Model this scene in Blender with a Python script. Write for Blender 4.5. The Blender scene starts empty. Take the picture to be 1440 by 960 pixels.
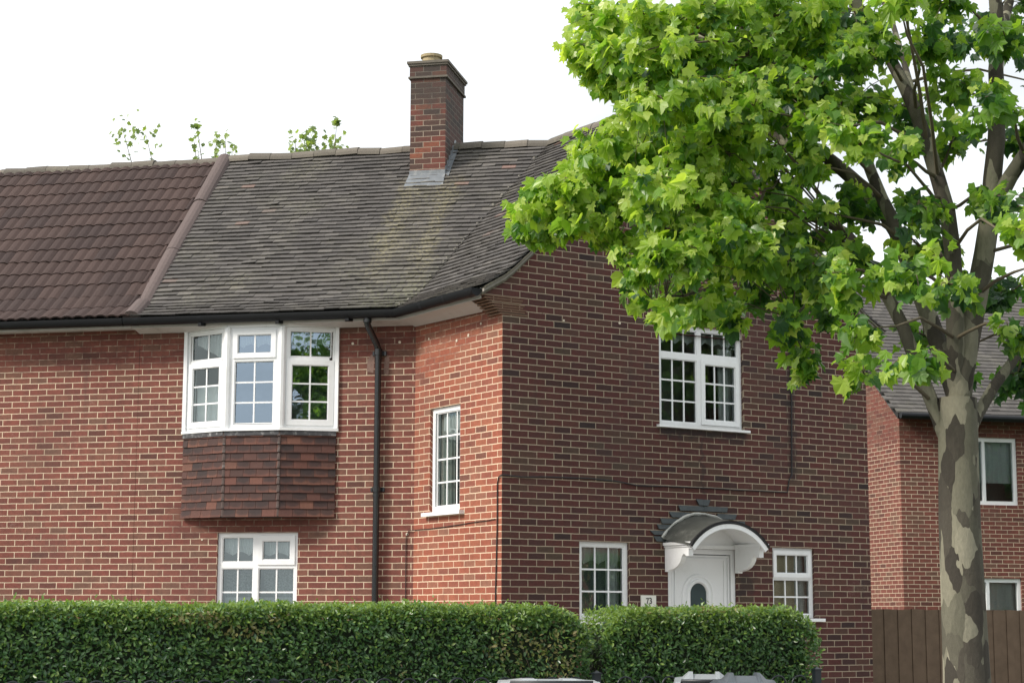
import bpy, bmesh, math, random
from mathutils import Vector, Matrix, noise
random.seed(11)
scene = bpy.context.scene
COL = scene.collection
V = Vector
q = math.sqrt(.5)
rad = math.radians

# ------------------------------------------------------------------ object bookkeeping
def thing(name, label, cat, loc=(0, 0, 0), group=None):
    o = bpy.data.objects.new(name, None)
    COL.objects.link(o)
    o.location = loc
    o.empty_display_size = .2
    o['label'] = label
    o['category'] = cat
    if group: o['group'] = group
    return o

def tag(o, label, cat, group=None):
    o['label'] = label
    o['category'] = cat
    if group: o['group'] = group
    return o

class MB:
    """collects polygons, builds ONE mesh object"""
    def __init__(s):
        s.v = []; s.f = []; s.m = []; s.uv = []; s.smooth = False
    def poly(s, pts, uvs=None, m=0):
        i = len(s.v)
        s.v += [tuple(p) for p in pts]
        s.f.append(tuple(range(i, i + len(pts))))
        s.m.append(m)
        s.uv += [tuple(u) for u in uvs] if uvs else [(0., 0.)] * len(pts)
    def grid(s, P, m=0, closed=False):
        """P: list of rows of points sharing vertices (smooth surfaces)"""
        i = len(s.v); w = len(P[0])
        for r in P: s.v += [tuple(p) for p in r]
        for a in range(len(P) - 1):
            for b in range(w if closed else w - 1):
                c = (b + 1) % w
                s.f.append((i + a * w + b, i + a * w + c, i + (a + 1) * w + c, i + (a + 1) * w + b))
                s.m.append(m)
                s.uv += [(b / w, a), (c / w, a), (c / w, a + 1), (b / w, a + 1)]
    def hexa(s, c, m=0, uv=None):
        """c: 8 corners, bottom 4 (ccw from above) then top 4"""
        i = len(s.v)
        s.v += [tuple(p) for p in c]
        for f in ((0, 3, 2, 1), (4, 5, 6, 7), (0, 1, 5, 4), (1, 2, 6, 5), (2, 3, 7, 6), (3, 0, 4, 7)):
            s.f.append(tuple(i + k for k in f)); s.m.append(m)
            s.uv += [uv[k] if uv else (0., 0.) for k in f]
    def box(s, F, u0, u1, d0, d1, z0, z1, m=0):
        """box in a wall frame: u along, d outward, z up; uv = metres"""
        P = lambda u, d, z: F.p(u, d, z)
        a = [(u0, d1, z0), (u1, d1, z0), (u1, d0, z0), (u0, d0, z0), (u0, d1, z1), (u1, d1, z1), (u1, d0, z1), (u0, d0, z1)]
        for f, k in (((0, 1, 5, 4), 0), ((2, 3, 7, 6), 0), ((1, 2, 6, 5), 1), ((3, 0, 4, 7), 1), ((4, 5, 6, 7), 2), ((3, 2, 1, 0), 2)):
            pts = [a[i] for i in f]
            if k == 0: uv = [(p[0], p[2]) for p in pts]
            elif k == 1: uv = [(p[0] - p[1], p[2]) for p in pts]
            else: uv = [(p[0], p[2] + p[1]) for p in pts]
            s.poly([P(*p) for p in pts], uv, m)
    def rect_frame(s, F, u0, u1, z0, z1, w, d0, d1, m=0, wb=None, wt=None):
        wb = w if wb is None else wb; wt = w if wt is None else wt
        s.box(F, u0, u0 + w, d0, d1, z0, z1, m); s.box(F, u1 - w, u1, d0, d1, z0, z1, m)
        s.box(F, u0 + w, u1 - w, d0, d1, z0, z0 + wb, m); s.box(F, u0 + w, u1 - w, d0, d1, z1 - wt, z1, m)
    def tube(s, pts, r, n=8, m=0, cap=True):
        pts = [V(p) for p in pts]
        rs = r if isinstance(r, (list, tuple)) else [r] * len(pts)
        rows = []; up = V((0, 0, 1)); prev = None
        for k, p in enumerate(pts):
            t = (pts[min(k + 1, len(pts) - 1)] - pts[max(k - 1, 0)]).normalized()
            if prev is None:
                a = t.cross(up)
                if a.length < .05: a = t.cross(V((1, 0, 0)))
            else:
                a = prev - t * prev.dot(t)
                if a.length < 1e-4: a = t.cross(up)
            a.normalize(); prev = a; b = t.cross(a)
            rows.append([p + (a * math.cos(x) + b * math.sin(x)) * rs[k] for x in [2 * math.pi * j / n for j in range(n)]])
        s.grid(rows, m, closed=True)
        if cap:
            s.poly(rows[0], None, m); s.poly(rows[-1][::-1], None, m)
    def lathe(s, base, prof, n=20, m=0):
        rows = [[V(base) + V((r * math.cos(2 * math.pi * j / n), r * math.sin(2 * math.pi * j / n), z)) for j in range(n)] for r, z in prof]
        s.grid(rows, m, closed=True)
        s.poly(rows[-1], None, m)
    def build(s, name, mats, parent=None, bevel=0, smooth=False, label=None):
        me = bpy.data.meshes.new(name)
        me.from_pydata(s.v, [], s.f)
        if not isinstance(mats, (list, tuple)): mats = [mats]
        for x in mats: me.materials.append(x)
        if len(mats) > 1: me.polygons.foreach_set('material_index', s.m)
        uvl = me.uv_layers.new(name='UVMap')
        uvl.data.foreach_set('uv', [c for u in s.uv for c in u])
        if smooth or s.smooth: me.polygons.foreach_set('use_smooth', [True] * len(s.f))
        me.update()
        o = bpy.data.objects.new(name, me)
        COL.objects.link(o)
        if parent is not None:
            o.parent = parent
            w = V(parent.location); pp = parent.parent
            while pp: w = w + V(pp.location); pp = pp.parent
            o.location = -w
        if bevel:
            b = o.modifiers.new('bevel', 'BEVEL'); b.width = bevel; b.segments = 2; b.limit_method = 'ANGLE'; b.angle_limit = rad(40)
        if label: o['label'] = label
        return o

class Frame:
    """a wall frame: O origin, A along (to the right seen from outside), N outward"""
    def __init__(s, O, A):
        s.O = V(O); s.A = V(A).normalized(); s.N = s.A.cross(V((0, 0, 1)))
    def p(s, u, d, z): return s.O + s.A * u + s.N * d + V((0, 0, z))

# ------------------------------------------------------------------ the plan (metres)
LR = 1.937                                  # length of the return wall
FR = Frame((0, 0, 0), (1, 0, 0))            # gable wall with the door
FT = Frame((0, 0, 0), (0, -1, 0))           # short return wall   (u = -s)
FL = Frame((0, LR, 0), (q, -q, 0))          # long wing at 45 degrees (u = -s)
LO = V((0, LR, 0)); LD = V((-q, q, 0)); LN = V((-q, -q, 0))
def LP(s, t, z): return LO + LD * s - LN * t + V((0, 0, z))     # s along the wing, t depth inward
EAV = .30; EZ = 5.265; RIDGE = 8.0
def roof_h(r):                              # height over the run from the eaves: sprocketed foot, then steeper
    return EZ + (.585 * r if r < .35 else .205 + .939 * (r - .35))
JX, JY = 2.75, 3.076                        # where the two ridges meet
EX, EY = -EAV, LR - EAV / q + EAV           # inner corner of the eaves
GX = 5.5                                    # width of the gable wing
PARTY = 3.55                                # s of the party line

# ------------------------------------------------------------------ materials
def mat(name):
    m = bpy.data.materials.new(name); m.use_nodes = True
    nt = m.node_tree; nt.nodes.clear()
    out = nt.nodes.new('ShaderNodeOutputMaterial')
    return m, nt, out
def N(nt, t, **k):
    n = nt.nodes.new(t)
    for a, b in k.items():
        if a.startswith('i_'):
            n.inputs[a[2:].replace('_', ' ')].default_value = b
        else: setattr(n, a, b)
    return n
def ramp(nt, fac, stops, interp='LINEAR'):
    r = nt.nodes.new('ShaderNodeValToRGB'); r.color_ramp.interpolation = interp
    e = r.color_ramp.elements
    while len(e) < len(stops): e.new(.5)
    for k, (p, c) in enumerate(stops):
        e[k].position = p; e[k].color = (*c, 1) if len(c) == 3 else c
    nt.links.new(fac, r.inputs[0])
    return r.outputs[0]
def math_(nt, op, a, b=None, c=None, clamp=False):
    n = nt.nodes.new('ShaderNodeMath'); n.operation = op; n.use_clamp = clamp
    for k, x in enumerate((a, b, c)):
        if x is None: continue
        if hasattr(x, 'node'): nt.links.new(x, n.inputs[k])
        else: n.inputs[k].default_value = x
    return n.outputs[0]
def mix(nt, f, a, b, mode='MIX'):
    n = nt.nodes.new('ShaderNodeMix'); n.data_type = 'RGBA'; n.blend_type = mode
    for k, x in ((0, f), (6, a), (7, b)):
        if hasattr(x, 'node'): nt.links.new(x, n.inputs[k])
        else: n.inputs[k].default_value = x if k == 0 else ((*x, 1) if len(x) == 3 else x)
    return n.outputs[2]
def sstep(nt, x, a, b):
    n = nt.nodes.new('ShaderNodeMapRange'); n.interpolation_type = 'SMOOTHSTEP'
    nt.links.new(x, n.inputs[0]); n.inputs[1].default_value = a; n.inputs[2].default_value = b
    return n.outputs[0]
def tnoise(nt, vec, scale, detail=4, rough=.55):
    n = nt.nodes.new('ShaderNodeTexNoise'); n.inputs['Scale'].default_value = scale
    n.inputs['Detail'].default_value = detail; n.inputs['Roughness'].default_value = rough
    if vec is not None: nt.links.new(vec, n.inputs['Vector'])
    return n.outputs[0]
def bump(nt, h, strength, dist):
    b = nt.nodes.new('ShaderNodeBump'); b.inputs['Strength'].default_value = strength; b.inputs['Distance'].default_value = dist
    nt.links.new(h, b.inputs['Height']); return b.outputs[0]
def bsdf(nt, out, col, rough=.7, normal=None, spec=.5, metal=0.):
    b = nt.nodes.new('ShaderNodeBsdfPrincipled')
    for k, x in (('Base Color', col), ('Roughness', rough), ('Specular IOR Level', spec), ('Metallic', metal)):
        if hasattr(x, 'node'): nt.links.new(x, b.inputs[k])
        elif k == 'Base Color': b.inputs[k].default_value = (*x, 1)
        else: b.inputs[k].default_value = x
    if normal is not None: nt.links.new(normal, b.inputs['Normal'])
    nt.links.new(b.outputs[0], out.inputs[0]); return b

def plain(name, col, rough=.5, var=.12, scale=6., spec=.5, bmp=0., dirt=None, metal=0.):
    m, nt, out = mat(name)
    tc = N(nt, 'ShaderNodeTexCoord').outputs['Object']
    n = tnoise(nt, tc, scale, 5)
    c = mix(nt, n, tuple(x * (1 - var) for x in col), tuple(min(1, x * (1 + var)) for x in col))
    if dirt:
        d = sstep(nt, tnoise(nt, tc, dirt[1], 6, .7), .5, .75)
        c = mix(nt, math_(nt, 'MULTIPLY', d, dirt[2]), c, dirt[0])
    bsdf(nt, out, c, rough, bump(nt, tnoise(nt, tc, 60, 3), .3, bmp) if bmp else None, spec, metal)
    return m

def brick_mat(name, stops, mortar, mortar_dirty, mask=None, phase=0., row0=.0105, stain=.35, msize=.0054, blotch=.3, soot=False, dark=None):
    """stretcher bond brickwork; UV in metres (u along the wall, v up)"""
    m, nt, out = mat(name)
    uv = N(nt, 'ShaderNodeUVMap').outputs[0]
    big = tnoise(nt, uv, .9, 5, .6)
    dn = N(nt, 'ShaderNodeTexNoise'); dn.inputs['Scale'].default_value = 9; dn.inputs['Detail'].default_value = 4
    nt.links.new(uv, dn.inputs['Vector'])
    off = N(nt, 'ShaderNodeVectorMath', operation='MULTIPLY_ADD')
    nt.links.new(dn.outputs['Color'], off.inputs[0]); off.inputs[1].default_value = (.009, .009, 0); off.inputs[2].default_value = (phase - .0045, -row0 - .0045, 0)
    p = N(nt, 'ShaderNodeVectorMath', operation='ADD')
    nt.links.new(uv, p.inputs[0]); nt.links.new(off.outputs[0], p.inputs[1])
    b = N(nt, 'ShaderNodeTexBrick'); b.offset = .5; b.offset_frequency = 2; b.squash = 1
    nt.links.new(p.outputs[0], b.inputs['Vector'])
    b.inputs['Color1'].default_value = (0, 0, 0, 1); b.inputs['Color2'].default_value = (1, 1, 1, 1); b.inputs['Mortar'].default_value = (.5, .5, .5, 1)
    b.inputs['Scale'].default_value = 1; b.inputs['Mortar Size'].default_value = msize; b.inputs['Mortar Smooth'].default_value = .25
    b.inputs['Bias'].default_value = 0; b.inputs['Brick Width'].default_value = .2318; b.inputs['Row Height'].default_value = .075
    fine = tnoise(nt, uv, 34, 6, .65)
    col = ramp(nt, b.outputs['Color'], stops, 'LINEAR')
    # every brick has its own cloudiness
    blot = sstep(nt, tnoise(nt, uv, 11, 4, .6), .35, .7)
    col = mix(nt, math_(nt, 'MULTIPLY', blot, blotch), col, (.06, .04, .035))
    col = mix(nt, .55, col, mix(nt, fine, (.25, .25, .25), (1.5, 1.5, 1.5)), 'MULTIPLY')
    mo = mix(nt, tnoise(nt, uv, 21, 5, .7), tuple(c * .62 for c in mortar), tuple(min(1, c * 1.25) for c in mortar))
    dirt = sstep(nt, big, .48, .72)
    mo = mix(nt, math_(nt, 'MULTIPLY', dirt, stain), mo, mortar_dirty)
    if mask: mo = mix(nt, mask(nt, uv), mo, mortar_dirty)
    # smeared pointing: mortar thickness varies
    fac = math_(nt, 'MULTIPLY', b.outputs['Fac'], sstep(nt, tnoise(nt, uv, 16, 3), .12, .36))
    c = mix(nt, fac, col, mo)
    c = mix(nt, math_(nt, 'MULTIPLY', dirt, .30), c, (.05, .042, .04))
    patch = tnoise(nt, uv, .45, 6, .68)
    c = mix(nt, .8, c, ramp(nt, patch, [(.28, (.70, .68, .68)), (.5, (1., 1., 1.)), (.72, (1.28, 1.22, 1.18))]), 'MULTIPLY')
    stv = N(nt, 'ShaderNodeMapping'); stv.inputs['Scale'].default_value = (5, .35, 1); nt.links.new(uv, stv.inputs['Vector'])
    run = sstep(nt, tnoise(nt, stv.outputs[0], 1.0, 5, .6), .56, .80)
    c = mix(nt, math_(nt, 'MULTIPLY', run, .35), c, (.045, .038, .036))
    bloom = math_(nt, 'MULTIPLY', sstep(nt, tnoise(nt, uv, 1.6, 6, .7), .60, .78), sstep(nt, fine, .45, .65))
    c = mix(nt, math_(nt, 'MULTIPLY', bloom, .22), c, (.5, .45, .40))
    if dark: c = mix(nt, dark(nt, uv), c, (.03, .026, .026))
    if soot:
        su, sv = uv_split(nt, uv); nn = tnoise(nt, uv, 6, 4)
        k = sstep(nt, math_(nt, 'ADD', sv, math_(nt, 'MULTIPLY', math_(nt, 'SUBTRACT', nn, .5), 1.2)), 8.1, 8.8)
        k = math_(nt, 'MAXIMUM', k, sstep(nt, math_(nt, 'ADD', su, math_(nt, 'MULTIPLY', math_(nt, 'SUBTRACT', nn, .5), .5)), .47, .60))
        c = mix(nt, math_(nt, 'MULTIPLY', k, .92), c, mix(nt, .45, mix(nt, 1., c, (.62, .70, .74), 'MULTIPLY'), (.075, .064, .056)))
    h = math_(nt, 'ADD', math_(nt, 'MULTIPLY', b.outputs['Fac'], -1.), math_(nt, 'MULTIPLY', fine, .35))
    bsdf(nt, out, c, .88, bump(nt, h, .55, .008), .25)
    return m

def uv_split(nt, uv):
    s = N(nt, 'ShaderNodeSeparateXYZ'); nt.links.new(uv, s.inputs[0]); return s.outputs[0], s.outputs[1]
def mask_left(nt, uv):
    u, v = uv_split(nt, uv); n = tnoise(nt, uv, 3.2, 4)
    v2 = math_(nt, 'ADD', v, math_(nt, 'MULTIPLY', math_(nt, 'SUBTRACT', n, .5), .35))
    a = sstep(nt, v2, 4.60, 4.78)
    b = math_(nt, 'MULTIPLY', sstep(nt, v2, 2.50, 2.66), math_(nt, 'MULTIPLY', math_(nt, 'MULTIPLY', sstep(nt, u, -3.3, -2.95), sstep(nt, u, -.86, -1.35)), math_(nt, 'SUBTRACT', 1., sstep(nt, v, 2.95, 3.0))))
    return math_(nt, 'MULTIPLY', math_(nt, 'MAXIMUM', a, b), math_(nt, 'ADD', .5, math_(nt, 'MULTIPLY', sstep(nt, tnoise(nt, uv, 10, 4), .35, .6), .42)))
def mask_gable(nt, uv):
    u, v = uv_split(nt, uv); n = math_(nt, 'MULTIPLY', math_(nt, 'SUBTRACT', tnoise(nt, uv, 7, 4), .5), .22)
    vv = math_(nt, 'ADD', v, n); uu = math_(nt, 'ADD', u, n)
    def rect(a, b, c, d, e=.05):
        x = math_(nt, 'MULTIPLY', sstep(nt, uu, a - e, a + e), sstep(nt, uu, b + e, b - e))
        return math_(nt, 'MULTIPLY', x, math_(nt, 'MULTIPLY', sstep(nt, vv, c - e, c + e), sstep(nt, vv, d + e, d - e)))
    r = math_(nt, 'MAXIMUM', math_(nt, 'MULTIPLY', rect(2.2, 3.5, 3.74, 3.86), .8), math_(nt, 'MULTIPLY', rect(4.17, 4.30, 3.3, 5.0, .04), .6))  # shade painted as a band under the bedroom sill, then the stain along the cable
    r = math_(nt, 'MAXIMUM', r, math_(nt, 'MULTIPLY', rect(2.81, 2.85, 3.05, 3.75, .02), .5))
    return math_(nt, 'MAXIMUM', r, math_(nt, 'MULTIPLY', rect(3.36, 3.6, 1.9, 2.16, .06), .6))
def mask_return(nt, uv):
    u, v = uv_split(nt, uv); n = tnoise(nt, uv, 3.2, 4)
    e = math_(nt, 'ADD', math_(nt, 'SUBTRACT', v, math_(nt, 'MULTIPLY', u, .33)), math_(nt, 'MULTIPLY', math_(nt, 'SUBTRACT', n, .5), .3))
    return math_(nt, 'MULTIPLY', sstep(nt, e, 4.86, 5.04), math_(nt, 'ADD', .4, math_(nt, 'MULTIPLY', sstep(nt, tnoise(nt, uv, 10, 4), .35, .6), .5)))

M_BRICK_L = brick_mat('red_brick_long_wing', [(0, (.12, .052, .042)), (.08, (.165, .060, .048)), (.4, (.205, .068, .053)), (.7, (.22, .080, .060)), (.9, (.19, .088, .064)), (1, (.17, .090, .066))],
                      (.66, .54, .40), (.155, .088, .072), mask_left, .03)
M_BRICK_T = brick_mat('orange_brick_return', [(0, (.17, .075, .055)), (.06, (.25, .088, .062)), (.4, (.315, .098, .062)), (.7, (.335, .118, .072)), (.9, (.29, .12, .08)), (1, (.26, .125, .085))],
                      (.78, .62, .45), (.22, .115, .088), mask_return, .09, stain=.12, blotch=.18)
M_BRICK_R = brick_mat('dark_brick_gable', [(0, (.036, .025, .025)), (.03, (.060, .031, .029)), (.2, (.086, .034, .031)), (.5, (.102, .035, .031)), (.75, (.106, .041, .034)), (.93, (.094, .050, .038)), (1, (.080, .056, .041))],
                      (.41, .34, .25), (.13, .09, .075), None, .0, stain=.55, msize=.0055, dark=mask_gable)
M_BRICK_C = brick_mat('sooty_chimney_brick', [(0, (.065, .045, .04)), (.35, (.095, .055, .045)), (.6, (.15, .055, .043)), (.85, (.18, .06, .045)), (1, (.24, .09, .055))],
                      (.34, .28, .22), (.06, .05, .045), None, .05, stain=.6, soot=True)

def wood_pvc(name, col=(.80, .81, .82)):
    m, nt, out = mat(name)
    tc = N(nt, 'ShaderNodeTexCoord').outputs['Object']
    d = sstep(nt, tnoise(nt, tc, 2.2, 6, .7), .48, .75)
    c = mix(nt, math_(nt, 'MULTIPLY', d, .30), col, (.50, .50, .45))
    e = sstep(nt, tnoise(nt, tc, 17, 5, .7), .58, .78)
    c = mix(nt, math_(nt, 'MULTIPLY', e, .16), c, (.30, .31, .27))
    bsdf(nt, out, c, .32, None, .5)
    return m
M_PVC = wood_pvc('white_pvc')
M_WHITE = wood_pvc('white_gloss_paint', (.84, .85, .86))
M_SEAL = plain('grey_window_seal', (.05, .05, .05), .7)
M_SOFFIT = plain('grey_white_soffit', (.50, .48, .46), .6, .15, 3, dirt=((.2, .18, .16), 3, .5))
M_GUTTER = plain('black_plastic_gutter', (.007, .008, .010), .5, .3, 4, .25)
M_PIPE = plain('black_painted_iron', (.010, .011, .013), .25, .3, 8, .6, .002)
M_DARK = plain('dim_room', (.25, .27, .26), .9, .3, 2)
M_LEAD = plain('grey_lead', (.15, .165, .18), .5, .3, 9, .5, .004, dirt=((.40, .40, .38), 7, .7))
M_MORTAR = plain('bedding_mortar', (.30, .28, .25), .95, .3, 20, .2, .006)
M_CABLE = plain('black_cable', (.012, .011, .013), .5, .2)
M_BLIND = plain('beige_blind', (.42, .36, .25), .8, .08, 3)
M_SLATE = plain('blue_grey_slate', (.060, .070, .074), .7, .35, 14, .4, .006)
M_FELT = plain('grey_green_felt', (.060, .062, .055), .9, .35, 7, .2, .004, dirt=((.20, .20, .175), 5, .5))
M_TAN = plain('tan_creasing_tile', (.17, .105, .072), .9, .35, 25, .2, .006)
M_REDTILE = plain('red_creasing_tile', (.20, .075, .055), .9, .35, 25, .2, .006)
M_POT = plain('buff_chimney_pot', (.34, .28, .17), .9, .3, 12, .2, .006, dirt=((.12, .11, .07), 8, .8))
M_IRON = plain('dark_iron_paint', (.011, .015, .019), .35, .4, 20, .5)
M_BINLID = plain('grey_bin_plastic', (.17, .19, .21), .38, .15, 4, .5)
M_BINBODY = plain('black_bin_plastic', (.022, .024, .028), .45, .2, 4, .5)
M_RUBBER = plain('black_rubber', (.015, .015, .015), .8)
M_BARK = plain('grey_brown_bark', (.085, .073, .06), .9, .45, 10, .2, .02, dirt=((.26, .25, .20), 4, .8))
def bark_mat():
    m, nt, out = mat('flaking_plane_bark')
    tc = N(nt, 'ShaderNodeTexCoord').outputs['Object']
    mp = N(nt, 'ShaderNodeMapping'); mp.inputs['Scale'].default_value = (1, 1, .45); nt.links.new(tc, mp.inputs['Vector'])
    dn = N(nt, 'ShaderNodeTexNoise'); dn.inputs['Scale'].default_value = 9; nt.links.new(mp.outputs[0], dn.inputs['Vector'])
    w_ = N(nt, 'ShaderNodeVectorMath', operation='MULTIPLY_ADD'); nt.links.new(dn.outputs['Color'], w_.inputs[0]); w_.inputs[1].default_value = (.12, .12, .12); nt.links.new(mp.outputs[0], w_.inputs[2])
    v = N(nt, 'ShaderNodeTexVoronoi'); v.inputs['Scale'].default_value = 9; nt.links.new(w_.outputs[0], v.inputs['Vector'])
    sp = N(nt, 'ShaderNodeSeparateColor'); nt.links.new(v.outputs['Color'], sp.inputs[0])
    c = ramp(nt, sp.outputs[0], [(0, (.050, .044, .036)), (.35, (.085, .076, .060)), (.6, (.12, .115, .085)), (.8, (.20, .19, .14)), (1, (.30, .28, .21))], 'LINEAR')
    fine = tnoise(nt, mp.outputs[0], 40, 6, .7)
    c = mix(nt, .6, c, mix(nt, fine, (.45, .45, .45), (1.5, 1.5, 1.5)), 'MULTIPLY')
    h = math_(nt, 'ADD', math_(nt, 'MULTIPLY', sp.outputs[0], -.6), math_(nt, 'MULTIPLY', fine, .6))
    bsdf(nt, out, c, .9, bump(nt, h, .8, .02), .2)
    return m
M_PLANE_BARK = bark_mat()
M_TWIG = plain('twig_bark', (.13, .11, .075), .85, .4, 14, .2)

def glass_mat(name, refl, tint=(.90, .96, .95), wav=.012, gc=(.84, .95, .96)):
    m, nt, out = mat(name)
    tc = N(nt, 'ShaderNodeTexCoord').outputs['Object']
    nb = bump(nt, tnoise(nt, tc, 1.6, 3), .25, wav)
    g = N(nt, 'ShaderNodeBsdfGlossy'); g.inputs['Roughness'].default_value = .0; g.inputs['Color'].default_value = (*gc, 1)
    nt.links.new(nb, g.inputs['Normal'])
    t = N(nt, 'ShaderNodeBsdfTransparent'); t.inputs['Color'].default_value = (*tint, 1)
    fr = N(nt, 'ShaderNodeFresnel'); fr.inputs['IOR'].default_value = 1.5
    f = math_(nt, 'ADD', fr.outputs[0], refl, clamp=True)
    s = N(nt, 'ShaderNodeMixShader'); nt.links.new(f, s.inputs[0]); nt.links.new(t.outputs[0], s.inputs[1]); nt.links.new(g.outputs[0], s.inputs[2])
    nt.links.new(s.outputs[0], out.inputs[0]); return m
M_GLASS = glass_mat('window_glass', .12)
M_GLASS_BAY = glass_mat('bay_glass', .30, gc=(.66, .82, 1))
M_GLASS_SIDE = glass_mat('bay_side_glass', .06)
M_GLASS_DOOR = plain('dark_obscured_glass', (.05, .075, .08), .12, .25, 8)

def lace_mat(name, col, alpha):
    m, nt, out = mat(name)
    uv = N(nt, 'ShaderNodeTexCoord').outputs['Object']
    n = sstep(nt, tnoise(nt, uv, 60, 3, .6), .3, .7)
    d = N(nt, 'ShaderNodeBsdfDiffuse'); d.inputs[0].default_value = (*col, 1)
    tl = N(nt, 'ShaderNodeBsdfTranslucent'); tl.inputs[0].default_value = (*col, 1)
    tr = N(nt, 'ShaderNodeBsdfTransparent')
    a = N(nt, 'ShaderNodeMixShader'); a.inputs[0].default_value = .35
    nt.links.new(d.outputs[0], a.inputs[1]); nt.links.new(tl.outputs[0], a.inputs[2])
    s = N(nt, 'ShaderNodeMixShader')
    f = math_(nt, 'ADD', math_(nt, 'MULTIPLY', n, (1 - alpha)), alpha * .9, clamp=True)
    nt.links.new(f, s.inputs[0]); nt.links.new(tr.outputs[0], s.inputs[1]); nt.links.new(a.outputs[0], s.inputs[2])
    nt.links.new(s.outputs[0], out.inputs[0]); return m
M_LACE = lace_mat('white_lace', (.84, .86, .86), .9)
M_NET = lace_mat('grey_net', (.66, .70, .69), .9)

def tile_mat(name, stops, lichen=None, streak=False, rough=.85):
    m, nt, out = mat(name)
    g = N(nt, 'ShaderNodeNewGeometry')
    uv = N(nt, 'ShaderNodeUVMap').outputs[0]
    pos = g.outputs['Position']
    rnd = g.outputs['Random Per Island']
    c = ramp(nt, rnd, stops)
    c = mix(nt, .7, c, mix(nt, tnoise(nt, pos, 42, 6, .7), (.35, .35, .35), (1.6, 1.6, 1.6)), 'MULTIPLY')
    if lichen:
        big = tnoise(nt, pos, 1.1, 5, .62); fine = tnoise(nt, pos, 28, 5, .7)
        k = math_(nt, 'MULTIPLY', sstep(nt, big, .45, .75), sstep(nt, fine, .40, .64))
        c = mix(nt, math_(nt, 'MULTIPLY', k, .38), c, lichen)
        if streak:                        # lichen washed down the slope below the chimney and along the valley
            u, v = uv_split(nt, uv)
            wob = math_(nt, 'MULTIPLY', math_(nt, 'SUBTRACT', tnoise(nt, pos, 4, 5), .5), .5)
            uu = math_(nt, 'ADD', u, wob)
            a = math_(nt, 'MULTIPLY', sstep(nt, uu, .80, .62), sstep(nt, uu, -.15, .05))
            core = math_(nt, 'MAXIMUM', math_(nt, 'MULTIPLY', sstep(nt, uu, .86, .72), sstep(nt, uu, .42, .6)), math_(nt, 'MULTIPLY', sstep(nt, uu, .28, .16), sstep(nt, uu, -.12, .04)))
            k2 = math_(nt, 'MULTIPLY', math_(nt, 'ADD', math_(nt, 'MULTIPLY', a, .20), math_(nt, 'MULTIPLY', core, .52)), sstep(nt, fine, .40, .62))
            k2 = math_(nt, 'MULTIPLY', k2, math_(nt, 'MULTIPLY', sstep(nt, v, 3.5, 2.9), sstep(nt, v, .2, 1.6)))
            c = mix(nt, math_(nt, 'MULTIPLY', k2, .75), c, (.29, .26, .15))
            lowg = math_(nt, 'MULTIPLY', math_(nt, 'MULTIPLY', sstep(nt, v, 1.4, .1), sstep(nt, u, 1.2, -.2)), sstep(nt, fine, .42, .62))
            c = mix(nt, math_(nt, 'MULTIPLY', lowg, .5), c, (.24, .25, .14))
    bsdf(nt, out, c, rough, bump(nt, tnoise(nt, pos, 70, 4), .4, .004), .3)
    return m
TILE_STOPS = [(0, (.072, .067, .064)), (.3, (.083, .077, .073)), (.65, (.094, .087, .082)), (.93, (.113, .105, .098)), (.992, (.125, .115, .105)), (1, (.20, .13, .11))]
M_TILE_L = tile_mat('weathered_clay_tile', TILE_STOPS, (.26, .25, .17), True)
M_TILE_R = tile_mat('weathered_clay_tile_gable', TILE_STOPS, (.26, .25, .17))
M_TILE_N = tile_mat('dark_red_interlocking_tile', [(0, (.036, .023, .021)), (1, (.058, .036, .031))])
M_RIDGE = tile_mat('lichen_ridge_tile', [(0, (.105, .095, .08)), (1, (.17, .15, .125))], (.26, .25, .17))
M_CAPPING = tile_mat('brown_half_round', [(0, (.11, .085, .08)), (1, (.125, .095, .09))], (.16, .14, .12))

def hung_mat():
    m, nt, out = mat('hung_clay_tile')
    g = N(nt, 'ShaderNodeNewGeometry'); pos = g.outputs['Position']; rnd = g.outputs['Random Per Island']
    uv = N(nt, 'ShaderNodeUVMap').outputs[0]; u, v = uv_split(nt, uv)
    c = ramp(nt, rnd, [(0, (.055, .036, .033)), (.3, (.095, .046, .038)), (.7, (.13, .056, .043)), (1, (.16, .075, .054))])
    # convex tile shading painted in as a dark rounded patch above each lower edge
    du = math_(nt, 'MULTIPLY', math_(nt, 'SUBTRACT', u, .5), 1.5); dv = math_(nt, 'MULTIPLY', math_(nt, 'SUBTRACT', v, .62), 1.9)
    d = math_(nt, 'SQRT', math_(nt, 'ADD', math_(nt, 'MULTIPLY', du, du), math_(nt, 'MULTIPLY', dv, dv)))
    d = math_(nt, 'ADD', d, math_(nt, 'MULTIPLY', math_(nt, 'SUBTRACT', tnoise(nt, pos, 14, 4), .5), .7))
    k = math_(nt, 'MULTIPLY', sstep(nt, d, 1.15, .45), sstep(nt, math_(nt, 'FRACT', math_(nt, 'MULTIPLY', rnd, 7.3)), .05, .5))
    c = mix(nt, math_(nt, 'MULTIPLY', k, .72), c, (.030, .025, .026))
    c = mix(nt, .6, c, mix(nt, tnoise(nt, pos, 45, 5, .7), (.4, .4, .4), (1.5, 1.5, 1.5)), 'MULTIPLY')
    bsdf(nt, out, c, .8, bump(nt, tnoise(nt, pos, 60, 3), .3, .003), .3)
    return m
M_HUNG = hung_mat()

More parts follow.
